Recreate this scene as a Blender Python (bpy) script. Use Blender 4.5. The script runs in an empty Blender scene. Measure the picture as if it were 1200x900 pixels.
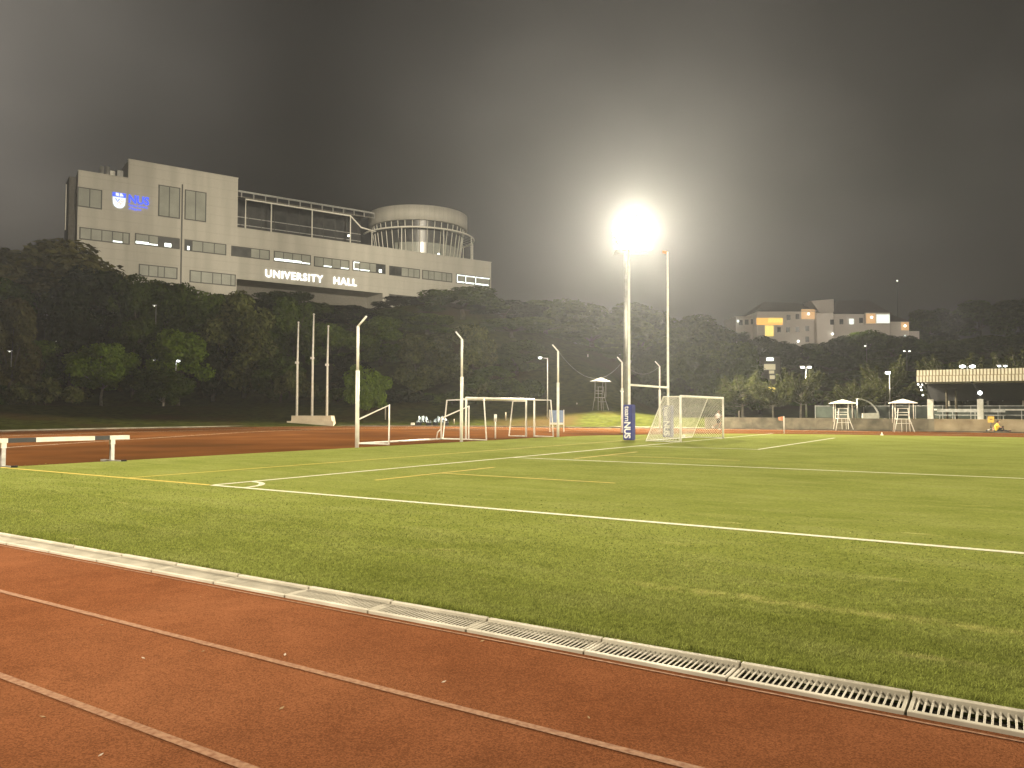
import bpy, bmesh, math, random
import numpy as np
from mathutils import Vector, Matrix

scene = bpy.context.scene
COL = scene.collection
random.seed(7)
PI = math.pi

# ------------------------------------------------------------------ camera model
FPX, PITCH, ROLL, CAMH = 915.95, 0.0339, 0.0029, 1.6816
TH = 0.5651                                    # the pitch is turned by this angle
CX, CY = -6.533, 17.081                        # near corner of the football pitch
Ud = Vector((math.sin(TH), math.cos(TH)))      # across the pitch, away from the camera
Vd = Vector((math.cos(TH), -math.sin(TH)))     # along the touchline, to the right
HALF = 32.4


def ray(px, py):
    dx, dy = px - 600.0, 450.0 - py
    c, s = math.cos(ROLL), math.sin(ROLL)
    dx, dy = c * dx - s * dy, s * dx + c * dy
    return Vector((dx / FPX, math.cos(PITCH) - dy / FPX * math.sin(PITCH),
                   math.sin(PITCH) + dy / FPX * math.cos(PITCH)))


def at(px, py, Y):
    d = ray(px, py)
    t = Y / d.y
    return Vector((d.x * t, Y, CAMH + d.z * t))


def G(px, py, z=0.0):
    d = ray(px, py)
    t = (z - CAMH) / d.z
    return Vector((d.x * t, d.y * t, z))


def F(u, v, z=0.0):
    p = Vector((CX, CY)) + Ud * u + Vd * v
    return Vector((p.x, p.y, z))


def UV(p):
    d = Vector((p[0] - CX, p[1] - CY))
    return d.dot(Ud), d.dot(Vd)


# ------------------------------------------------------------------ node helpers
MATS = {}


def new_mat(name):
    m = bpy.data.materials.new(name)
    m.use_nodes = True
    nt = m.node_tree
    b = nt.nodes['Principled BSDF']
    return m, nt, b


def noise_mat(name, c1, c2, scale=5.0, rough=0.7, detail=6.0, bump=0.0, bump_scale=None, metallic=0.0,
              spec=0.3, coords='Object', c3=None, scale3=0.3, lo=0.35, hi=0.65):
    m, nt, b = new_mat(name)
    L = nt.links
    tc = nt.nodes.new('ShaderNodeTexCoord')
    n = nt.nodes.new('ShaderNodeTexNoise')
    n.inputs['Scale'].default_value = scale
    n.inputs['Detail'].default_value = detail
    L.new(tc.outputs[coords], n.inputs['Vector'])
    r = nt.nodes.new('ShaderNodeValToRGB')
    r.color_ramp.elements[0].position = lo
    r.color_ramp.elements[1].position = hi
    r.color_ramp.elements[0].color = (*c1, 1)
    r.color_ramp.elements[1].color = (*c2, 1)
    L.new(n.outputs['Fac'], r.inputs['Fac'])
    out = r.outputs['Color']
    if c3 is not None:
        n3 = nt.nodes.new('ShaderNodeTexNoise')
        n3.inputs['Scale'].default_value = scale3
        n3.inputs['Detail'].default_value = 8
        L.new(tc.outputs[coords], n3.inputs['Vector'])
        r3 = nt.nodes.new('ShaderNodeMapRange')
        r3.inputs['From Min'].default_value = 0.45
        r3.inputs['From Max'].default_value = 0.7
        L.new(n3.outputs['Fac'], r3.inputs['Value'])
        mx = nt.nodes.new('ShaderNodeMix')
        mx.data_type = 'RGBA'
        L.new(r3.outputs['Result'], mx.inputs['Factor'])
        L.new(out, mx.inputs['A'])
        mx.inputs['B'].default_value = (*c3, 1)
        out = mx.outputs['Result']
    L.new(out, b.inputs['Base Color'])
    b.inputs['Roughness'].default_value = rough
    b.inputs['Metallic'].default_value = metallic
    b.inputs['Specular IOR Level'].default_value = spec
    if bump > 0:
        nb = nt.nodes.new('ShaderNodeTexNoise')
        nb.inputs['Scale'].default_value = bump_scale or scale * 4
        nb.inputs['Detail'].default_value = 4
        L.new(tc.outputs[coords], nb.inputs['Vector'])
        bp = nt.nodes.new('ShaderNodeBump')
        bp.inputs['Strength'].default_value = bump
        bp.inputs['Distance'].default_value = 0.02
        L.new(nb.outputs['Fac'], bp.inputs['Height'])
        L.new(bp.outputs['Normal'], b.inputs['Normal'])
    MATS[name] = m
    return m


def plain(name, c, rough=0.6, metallic=0.0, spec=0.4):
    k = 0.85
    return noise_mat(name, tuple(x * k for x in c), tuple(min(1, x * 1.1) for x in c), scale=3.0, rough=rough,
                     metallic=metallic, spec=spec)


def emit(name, c, strength, sample=False):
    m, nt, b = new_mat(name)
    b.inputs['Base Color'].default_value = (*(0.08 + 0.1 * q for q in c), 1)
    b.inputs['Emission Color'].default_value = (*c, 1)
    b.inputs['Emission Strength'].default_value = strength
    m.cycles.emission_sampling = 'FRONT' if sample else 'NONE'
    MATS[name] = m
    return m


def leaf_mat(name, c1, c2, trans=0.3, rnd=(0.9, 1.15)):
    m, nt, b = new_mat(name)
    L = nt.links
    nt.nodes.remove(b)
    out = nt.nodes['Material Output']
    geo = nt.nodes.new('ShaderNodeNewGeometry')
    oi = nt.nodes.new('ShaderNodeObjectInfo')
    tc = nt.nodes.new('ShaderNodeTexCoord')
    n = nt.nodes.new('ShaderNodeTexNoise')
    n.inputs['Scale'].default_value = 0.5
    L.new(tc.outputs['Object'], n.inputs['Vector'])
    ad = nt.nodes.new('ShaderNodeMath')
    ad.operation = 'MULTIPLY_ADD'
    L.new(geo.outputs['Random Per Island'], ad.inputs[0])
    ad.inputs[1].default_value = 0.55
    L.new(n.outputs['Fac'], ad.inputs[2])
    sb = nt.nodes.new('ShaderNodeMath')
    sb.operation = 'SUBTRACT'
    L.new(ad.outputs[0], sb.inputs[0])
    sb.inputs[1].default_value = 0.3
    r = nt.nodes.new('ShaderNodeValToRGB')
    r.color_ramp.elements[0].color = (*c1, 1)
    r.color_ramp.elements[1].color = (*c2, 1)
    L.new(sb.outputs[0], r.inputs['Fac'])
    hs = nt.nodes.new('ShaderNodeHueSaturation')
    mr = nt.nodes.new('ShaderNodeMapRange')
    mr.inputs['To Min'].default_value = rnd[0]
    mr.inputs['To Max'].default_value = rnd[1]
    L.new(oi.outputs['Random'], mr.inputs['Value'])
    L.new(mr.outputs['Result'], hs.inputs['Value'])
    L.new(r.outputs['Color'], hs.inputs['Color'])
    d = nt.nodes.new('ShaderNodeBsdfDiffuse')
    t = nt.nodes.new('ShaderNodeBsdfTranslucent')
    g = nt.nodes.new('ShaderNodeBsdfGlossy')
    g.inputs['Roughness'].default_value = 0.45
    for s in (d, t):
        L.new(hs.outputs['Color'], s.inputs['Color'])
    g.inputs['Color'].default_value = (0.5, 0.5, 0.45, 1)
    m1 = nt.nodes.new('ShaderNodeMixShader')
    m1.inputs[0].default_value = trans
    L.new(d.outputs[0], m1.inputs[1])
    L.new(t.outputs[0], m1.inputs[2])
    m2 = nt.nodes.new('ShaderNodeMixShader')
    m2.inputs[0].default_value = 0.008
    L.new(m1.outputs[0], m2.inputs[1])
    L.new(g.outputs[0], m2.inputs[2])
    L.new(m2.outputs[0], out.inputs['Surface'])
    MATS[name] = m
    return m


# ------------------------------------------------------------------ mesh builder
class MB:
    def __init__(self):
        self.v, self.f, self.sm = [], [], []

    def add(self, vs, fs, smooth=False):
        o = len(self.v)
        self.v += [tuple(p) for p in vs]
        self.f += [tuple(i + o for i in f) for f in fs]
        self.sm += [smooth] * len(fs)
        return self

    def box(self, lo, hi, M=None):
        x0, y0, z0 = lo
        x1, y1, z1 = hi
        vs = [(x0, y0, z0), (x1, y0, z0), (x1, y1, z0), (x0, y1, z0), (x0, y0, z1), (x1, y0, z1), (x1, y1, z1), (x0, y1, z1)]
        if M is not None:
            vs = [M @ Vector(p) for p in vs]
        return self.add(vs, [(0, 3, 2, 1), (4, 5, 6, 7), (0, 1, 5, 4), (1, 2, 6, 5), (2, 3, 7, 6), (3, 0, 4, 7)])

    def prism(self, poly, h0, h1, axis='z'):
        # poly in two coords, extruded along axis between h0 and h1
        n = len(poly)

        def P(a, b, h):
            return {'z': (a, b, h), 'y': (a, h, b), 'x': (h, a, b)}[axis]
        vs = [P(a, b, h0) for a, b in poly] + [P(a, b, h1) for a, b in poly]
        fs = [tuple(range(n))[::-1], tuple(range(n, 2 * n))]
        fs += [(i, (i + 1) % n, n + (i + 1) % n, n + i) for i in range(n)]
        return self.add(vs, fs)

    def tube(self, pts, r, n=8, cap=True):
        pts = [Vector(p) for p in pts]
        rs = r if isinstance(r, (list, tuple)) else [r] * len(pts)
        vs, fs = [], []
        prev = None
        for i, p in enumerate(pts):
            a = pts[max(0, i - 1)]
            b = pts[min(len(pts) - 1, i + 1)]
            t = (b - a)
            t = t.normalized() if t.length > 1e-9 else Vector((0, 0, 1))
            if prev is None:
                ref = Vector((0, 0, 1)) if abs(t.z) < 0.9 else Vector((1, 0, 0))
                x = t.cross(ref).normalized()
            else:
                x = (prev - t * prev.dot(t))
                x = x.normalized() if x.length > 1e-6 else t.orthogonal().normalized()
            prev = x
            y = t.cross(x)
            for k in range(n):
                an = 2 * PI * k / n
                vs.append(p + (x * math.cos(an) + y * math.sin(an)) * rs[i])
        for i in range(len(pts) - 1):
            for k in range(n):
                a = i * n + k
                b = i * n + (k + 1) % n
                fs.append((a, b, b + n, a + n))
        self.add(vs, fs, True)
        if cap:
            o = len(self.v) - len(vs)
            self.f.append(tuple(o + k for k in range(n))[::-1])
            self.f.append(tuple(o + (len(pts) - 1) * n + k for k in range(n)))
            self.sm += [False, False]
        return self

    def lathe(self, prof, n=24, c=(0, 0, 0), a0=0.0, a1=2 * PI, smooth=True):
        full = abs(a1 - a0 - 2 * PI) < 1e-6
        m = n if full else n + 1
        vs = []
        for r, z in prof:
            for k in range(m):
                a = a0 + (a1 - a0) * k / n
                vs.append((c[0] + r * math.cos(a), c[1] + r * math.sin(a), c[2] + z))
        fs = []
        for i in range(len(prof) - 1):
            for k in range(n):
                b = (k + 1) % m
                fs.append((i * m + k, i * m + b, (i + 1) * m + b, (i + 1) * m + k))
        return self.add(vs, fs, smooth)

    def sphere(self, c, r, n=12, m=8, sc=(1, 1, 1)):
        prof = [(math.sin(PI * i / m), -math.cos(PI * i / m)) for i in range(m + 1)]
        vs = []
        for q, z in prof:
            for k in range(n):
                a = 2 * PI * k / n
                vs.append((c[0] + r * sc[0] * q * math.cos(a), c[1] + r * sc[1] * q * math.sin(a), c[2] + r * sc[2] * z))
        fs = [(i * n + k, i * n + (k + 1) % n, (i + 1) * n + (k + 1) % n, (i + 1) * n + k) for i in range(m) for k in range(n)]
        return self.add(vs, fs, True)

    def mesh(self, name, mat):
        me = bpy.data.meshes.new(name)
        me.from_pydata(self.v, [], self.f)
        me.validate()
        if len(me.polygons) == len(self.sm):
            me.polygons.foreach_set('use_smooth', self.sm)
        me.materials.append(mat)
        me.update()
        return me


def link(name, me, parent=None, loc=None, rz=0.0):
    o = bpy.data.objects.new(name, me)
    COL.objects.link(o)
    if parent is not None:
        o.parent = parent
    if loc is not None:
        o.location = loc
    if rz:
        o.rotation_euler = (0, 0, rz)
    return o


def part(mb, name, mat, parent, label=None, bevel=0.0):
    me = mb.mesh(name, mat)
    if bevel > 0:
        bm = bmesh.new()
        bm.from_mesh(me)
        bmesh.ops.remove_doubles(bm, verts=bm.verts, dist=1e-5)
        bmesh.ops.bevel(bm, geom=[e for e in bm.edges if len(e.link_faces) == 2 and e.calc_face_angle(0) > 0.5],
                        offset=bevel, segments=2, affect='EDGES', clamp_overlap=True)
        bm.to_mesh(me)
        bm.free()
    o = link(name, me, parent)
    if label:
        o['label'] = label
    return o


def tag(o, label, cat, group=None):
    o['label'] = label
    o['category'] = cat
    if group:
        o['group'] = group
    return o


def thing(name, label, cat, loc=(0, 0, 0), rz=0.0, group=None):
    o = bpy.data.objects.new(name, None)
    COL.objects.link(o)
    o.empty_display_size = 0.3
    o.location = loc
    o.rotation_euler = (0, 0, rz)
    return tag(o, label, cat, group)


def single(mb, name, mat, label, cat, loc=(0, 0, 0), rz=0.0, group=None):
    o = link(name, mb.mesh(name, mat), None, loc, rz)
    return tag(o, label, cat, group)


def struct(name, me, kind='structure', label=None):
    o = link(name, me)
    o['kind'] = kind
    if label:
        o['label'] = label
    return o


def dup(root, loc, rz=None, label=None, group=None, scale=None):
    r = root.copy()
    COL.objects.link(r)
    r.location = loc
    if rz is not None:
        r.rotation_euler = (0, 0, rz)
    if scale is not None:
        r.scale = scale
    if label:
        r['label'] = label
    if group:
        r['group'] = group
    for ch in list(root.children):
        c = ch.copy()
        COL.objects.link(c)
        c.parent = r
        for g in list(ch.children):
            d = g.copy()
            COL.objects.link(d)
            d.parent = c
    return r


def text_mesh(name, body, size, mat, M, extrude=0.02, offset=0.0, spacing=1.0, width=None):
    cu = bpy.data.curves.new(name, 'FONT')
    cu.body = body
    cu.size = size
    cu.extrude = extrude
    cu.offset = offset
    cu.space_character = spacing
    cu.resolution_u = 3
    o = bpy.data.objects.new(name, cu)
    COL.objects.link(o)
    dg = bpy.context.evaluated_depsgraph_get()
    dg.update()
    me = bpy.data.meshes.new_from_object(o.evaluated_get(dg))
    me.name = name
    bpy.data.objects.remove(o)
    bpy.data.curves.remove(cu)
    n = len(me.vertices)
    co = np.empty(n * 3, np.float32)
    me.vertices.foreach_get('co', co)
    co = co.reshape(-1, 3)
    co[:, 0] -= co[:, 0].min()
    if width:
        co[:, 0] *= width / co[:, 0].max()
    h = np.c_[co, np.ones(n)] @ np.array(M).T
    me.vertices.foreach_set('co', h[:, :3].astype(np.float32).ravel())
    me.materials.clear()
    me.materials.append(mat)
    me.update()
    return me


# ------------------------------------------------------------------ terrain
C0 = F(24, -8)


def sstep(a, b, x):
    t = min(1.0, max(0.0, (x - a) / (b - a)))
    return t * t * (3 - 2 * t)


def H(x, y):
    r = math.hypot(x - C0.x, y - C0.y)
    u, v = UV((x, y))
    hl = -0.12
    if r > 43.0 and y > 20:
        a = r - 43.0
        k = 0.10 + 0.135 * sstep(-38, -8, x)
        hl += k * min(a, 22)
        d = min(max(y - 102, 0), 24)
        w2 = sstep(-12, 14, x)
        hl += d * (0.60 * (1 - w2) + 0.30 * w2) + max(0, min(y - 126, 120)) * 0.03
    hl = -0.12 + (hl + 0.12) * sstep(20, 45, y)
    hr = -0.12 + 1.0 * sstep(68.0, 70.0, u)
    if u > 100:
        hr += min(u - 100, 125) * 0.125 + max(0, min(u - 225, 100)) * 0.12
    w = sstep(0.10, 0.22, x / max(y, 1.0)) if y > 30 else 0.0
    h = hl * (1 - w) + hr * w
    if u < 68.0 and v > -11:
        h = -0.12
    h += 0.25 * math.sin(x * 0.21 + 1.3) * math.sin(y * 0.17) * sstep(0.5, 4, h)
    return h


# ------------------------------------------------------------------ materials
M_TRACK = noise_mat('track_rubber', (0.155, 0.058, 0.026), (0.228, 0.092, 0.043), scale=0.55, rough=0.85, detail=10, bump=0.55,
                    bump_scale=160, spec=0.0, c3=(0.135, 0.046, 0.018), scale3=0.16, lo=0.3, hi=0.72)
def granules(m, amt):
    nt = m.node_tree
    L = nt.links
    b = nt.nodes['Principled BSDF']
    src = b.inputs['Base Color'].links[0].from_socket
    tc = [q for q in nt.nodes if q.type == 'TEX_COORD'][0]
    vo = nt.nodes.new('ShaderNodeTexVoronoi')
    vo.inputs['Scale'].default_value = 130
    L.new(tc.outputs['Object'], vo.inputs['Vector'])
    sp = nt.nodes.new('ShaderNodeSeparateXYZ')
    L.new(vo.outputs['Color'], sp.inputs[0])
    mr = nt.nodes.new('ShaderNodeMapRange')
    mr.inputs['To Min'].default_value = 1 - amt
    mr.inputs['To Max'].default_value = 1 + amt
    L.new(sp.outputs['X'], mr.inputs['Value'])
    n2 = nt.nodes.new('ShaderNodeTexNoise')
    n2.inputs['Scale'].default_value = 2.3
    n2.inputs['Detail'].default_value = 9
    n2.inputs['Roughness'].default_value = 0.7
    L.new(tc.outputs['Object'], n2.inputs['Vector'])
    m2 = nt.nodes.new('ShaderNodeMapRange')
    m2.inputs['From Min'].default_value = 0.3
    m2.inputs['From Max'].default_value = 0.7
    m2.inputs['To Min'].default_value = 0.86
    m2.inputs['To Max'].default_value = 1.14
    L.new(n2.outputs['Fac'], m2.inputs['Value'])
    mm = nt.nodes.new('ShaderNodeMath')
    mm.operation = 'MULTIPLY'
    L.new(mr.outputs['Result'], mm.inputs[0])
    L.new(m2.outputs['Result'], mm.inputs[1])
    vs = nt.nodes.new('ShaderNodeVectorMath')
    vs.operation = 'SCALE'
    L.new(src, vs.inputs[0])
    L.new(mm.outputs[0], vs.inputs['Scale'])
    L.new(vs.outputs['Vector'], b.inputs['Base Color'])


granules(M_TRACK, 0.3)
M_BEND = noise_mat('older_track_rubber', (0.088, 0.034, 0.010), (0.150, 0.060, 0.020), scale=0.25, rough=0.9, detail=10, bump=0.5,
                   bump_scale=120, spec=0.0, c3=(0.062, 0.027, 0.010), scale3=0.10, lo=0.3, hi=0.7)
M_WHITE_LINE = noise_mat('worn_white_paint', (0.42, 0.36, 0.28), (0.75, 0.70, 0.58), scale=9, rough=0.8)
M_STEEL_W = noise_mat('white_painted_steel', (0.70, 0.68, 0.60), (0.82, 0.80, 0.74), scale=4, rough=0.45)
M_DIRT = noise_mat('wet_dirty_concrete', (0.03, 0.027, 0.02), (0.07, 0.06, 0.045), scale=4, rough=0.9)
M_KERB = noise_mat('grimy_kerb', (0.10, 0.09, 0.07), (0.20, 0.18, 0.14), scale=1.0, rough=0.9)
M_GALV = noise_mat('galvanised_steel', (0.35, 0.35, 0.34), (0.5, 0.5, 0.48), scale=6, rough=0.4, metallic=0.6)
M_MAST = noise_mat('dull_grey_mast', (0.13, 0.13, 0.125), (0.2, 0.2, 0.19), scale=2, rough=0.6)
M_DARK = plain('dark_paint', (0.02, 0.02, 0.022), 0.5)
M_BLACK = plain('black_rubber', (0.012, 0.012, 0.013), 0.8)
M_CONC = noise_mat('weathered_concrete', (0.30, 0.27, 0.22), (0.46, 0.42, 0.35), scale=1.4, rough=0.9, bump=0.3,
                   c3=(0.22, 0.19, 0.15), scale3=0.5)
M_PLINTH = noise_mat('painted_plinth', (0.50, 0.42, 0.31), (0.62, 0.54, 0.42), scale=1.2, rough=0.8)
M_GRATE = noise_mat('pale_polymer_grate', (0.36, 0.33, 0.27), (0.54, 0.50, 0.42), scale=2.5, rough=0.65, coords='Object')
M_HALL = noise_mat('pale_wall_panel', (0.40, 0.385, 0.34), (0.49, 0.47, 0.42), scale=1.0, rough=0.7, detail=5)
_nt = M_HALL.node_tree
_mp = _nt.nodes.new('ShaderNodeMapping')
_mp.inputs['Scale'].default_value = (0.55, 0.55, 0.045)
_tc = [q for q in _nt.nodes if q.type == 'TEX_COORD'][0]
_tn = [q for q in _nt.nodes if q.type == 'TEX_NOISE'][0]
_nt.links.new(_tc.outputs['Object'], _mp.inputs['Vector'])
_nt.links.new(_mp.outputs['Vector'], _tn.inputs['Vector'])
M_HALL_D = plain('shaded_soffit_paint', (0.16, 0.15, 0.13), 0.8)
M_BLIND = noise_mat('window_with_blind', (0.26, 0.27, 0.24), (0.34, 0.35, 0.31), scale=0.35, rough=0.25, spec=0.5)
M_GLASS_D = noise_mat('dark_window_glass', (0.02, 0.022, 0.024), (0.05, 0.05, 0.05), scale=0.8, rough=0.34, spec=0.5)
M_FRAME_D = plain('dark_window_frame', (0.06, 0.06, 0.055), 0.5)
M_FRAME_L = plain('pale_window_frame', (0.5, 0.5, 0.46), 0.5)
M_LIT = emit('lit_room_light', (0.92, 1.0, 0.9), 2.2)
M_LETTER = emit('lit_letter_face', (1.0, 0.98, 0.88), 2.2)
M_BLUE = emit('lit_blue_letter', (0.012, 0.085, 1.0), 1.1)
M_CRESTW = emit('lit_white_crest', (0.86, 0.93, 1.0), 1.0)
M_CRESTO = emit('lit_orange_crest', (0.9, 0.45, 0.2), 0.9)
M_LAMP = emit('floodlight_lens', (1.0, 0.86, 0.56), 30)
M_STREET = emit('street_lamp_glow', (0.95, 1.0, 0.95), 14)
M_STREET_DIM = emit('dim_lamp_glow', (1.0, 0.98, 0.85), 4)
M_WARM = emit('warm_room_light', (1.0, 0.50, 0.08), 0.9)
M_YEL = emit('yellow_room_light', (1.0, 0.74, 0.16), 0.95)
M_COOL = emit('cool_room_light', (0.95, 1.0, 0.9), 0.95)
M_HOSTEL = noise_mat('cream_render', (0.52, 0.47, 0.42), (0.60, 0.55, 0.50), scale=0.1, rough=0.85)
M_ROOF = plain('dark_roof_tile', (0.07, 0.05, 0.045), 0.8)
M_BLUEPAD = noise_mat('navy_pad_vinyl', (0.03, 0.038, 0.17), (0.05, 0.06, 0.25), scale=2, rough=0.45)
M_LOGO = plain('white_print', (0.75, 0.75, 0.75), 0.6)
M_NET = plain('white_net_cord', (0.66, 0.64, 0.56), 0.8)
M_BARK = noise_mat('grey_bark', (0.035, 0.030, 0.020), (0.075, 0.065, 0.046), scale=3, rough=0.9, bump=0.4)
M_BARK_P = noise_mat('pale_bark', (0.22, 0.20, 0.165), (0.34, 0.31, 0.26), scale=3, rough=0.9)
M_LEAF = leaf_mat('deep_green_leaf', (0.016, 0.031, 0.001), (0.080, 0.116, 0.014), rnd=(0.5, 1.5))
M_LEAF_K = leaf_mat('very_dark_leaf', (0.004, 0.008, 0.001), (0.020, 0.030, 0.004), rnd=(0.6, 1.4))
M_LEAF_L = leaf_mat('light_green_leaf', (0.065, 0.110, 0.006), (0.180, 0.270, 0.020))
M_LEAF_B = leaf_mat('olive_brown_leaf', (0.042, 0.042, 0.010), (0.120, 0.108, 0.032))
M_LEAF_P = leaf_mat('pale_speckled_leaf', (0.014, 0.022, 0.003), (0.150, 0.165, 0.050))
M_LEAF_F = leaf_mat('feathery_leaf', (0.022, 0.029, 0.008), (0.078, 0.084, 0.026), trans=0.4)
M_ORANGE = plain('orange_cloth', (0.75, 0.33, 0.18), 0.8)
M_YELLOW = plain('yellow_board', (0.75, 0.48, 0.10), 0.6)
M_SKIN = plain('skin', (0.36, 0.20, 0.13), 0.6)
M_HAIR = plain('black_hair', (0.012, 0.010, 0.009), 0.6)
M_SHIRTW = plain('white_shirt', (0.7, 0.7, 0.7), 0.9)
M_SHIRTY = plain('yellow_shirt', (0.72, 0.52, 0.07), 0.9)
M_CLOTHD = plain('dark_cloth', (0.02, 0.02, 0.024), 0.9)
M_TARP = noise_mat('pale_blue_tarpaulin', (0.05, 0.08, 0.10), (0.30, 0.37, 0.42), scale=2.6, rough=0.4, bump=0.6, bump_scale=6)
M_TEAL = noise_mat('teal_fence_sheet', (0.035, 0.045, 0.038), (0.065, 0.08, 0.068), scale=1.2, rough=0.5)
M_PANELROOF = noise_mat('cream_roof_sheet', (0.68, 0.65, 0.52), (0.80, 0.77, 0.64), scale=1.5, rough=0.5)
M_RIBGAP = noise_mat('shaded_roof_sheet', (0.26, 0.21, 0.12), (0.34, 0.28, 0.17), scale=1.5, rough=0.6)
M_SIGNB = plain('blue_sign_face', (0.22, 0.30, 0.46), 0.5)
M_WOOD = plain('weathered_stake', (0.30, 0.26, 0.2), 0.9)
M_BALL = plain('white_ball', (0.75, 0.75, 0.72), 0.5)


def ground_mat():
    m, nt, b = new_mat('rough_grass_and_soil')
    L = nt.links
    tc = nt.nodes.new('ShaderNodeTexCoord')
    n1 = nt.nodes.new('ShaderNodeTexNoise')
    n1.inputs['Scale'].default_value = 1.3
    n1.inputs['Detail'].default_value = 9
    n2 = nt.nodes.new('ShaderNodeTexNoise')
    n2.inputs['Scale'].default_value = 0.09
    n2.inputs['Detail'].default_value = 4
    L.new(tc.outputs['Object'], n1.inputs['Vector'])
    L.new(tc.outputs['Object'], n2.inputs['Vector'])
    r1 = nt.nodes.new('ShaderNodeValToRGB')
    r1.color_ramp.elements[0].color = (0.020, 0.023, 0.004, 1)
    r1.color_ramp.elements[1].color = (0.054, 0.060, 0.012, 1)
    r1.color_ramp.elements[0].position = 0.3
    r1.color_ramp.elements[1].position = 0.75
    L.new(n1.outputs['Fac'], r1.inputs['Fac'])
    r2 = nt.nodes.new('ShaderNodeMapRange')
    r2.inputs['From Min'].default_value = 0.5
    r2.inputs['From Max'].default_value = 0.66
    L.new(n2.outputs['Fac'], r2.inputs['Value'])
    mx = nt.nodes.new('ShaderNodeMix')
    mx.data_type = 'RGBA'
    mx.inputs['B'].default_value = (0.044, 0.030, 0.011, 1)
    L.new(r2.outputs['Result'], mx.inputs['Factor'])
    L.new(r1.outputs['Color'], mx.inputs['A'])
    L.new(mx.outputs['Result'], b.inputs['Base Color'])
    b.inputs['Roughness'].default_value = 0.95
    b.inputs['Specular IOR Level'].default_value = 0.0
    bp = nt.nodes.new('ShaderNodeBump')
    bp.inputs['Strength'].default_value = 0.8
    bp.inputs['Distance'].default_value = 0.15
    L.new(n1.outputs['Fac'], bp.inputs['Height'])
    L.new(bp.outputs['Normal'], b.inputs['Normal'])
    return m


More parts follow.
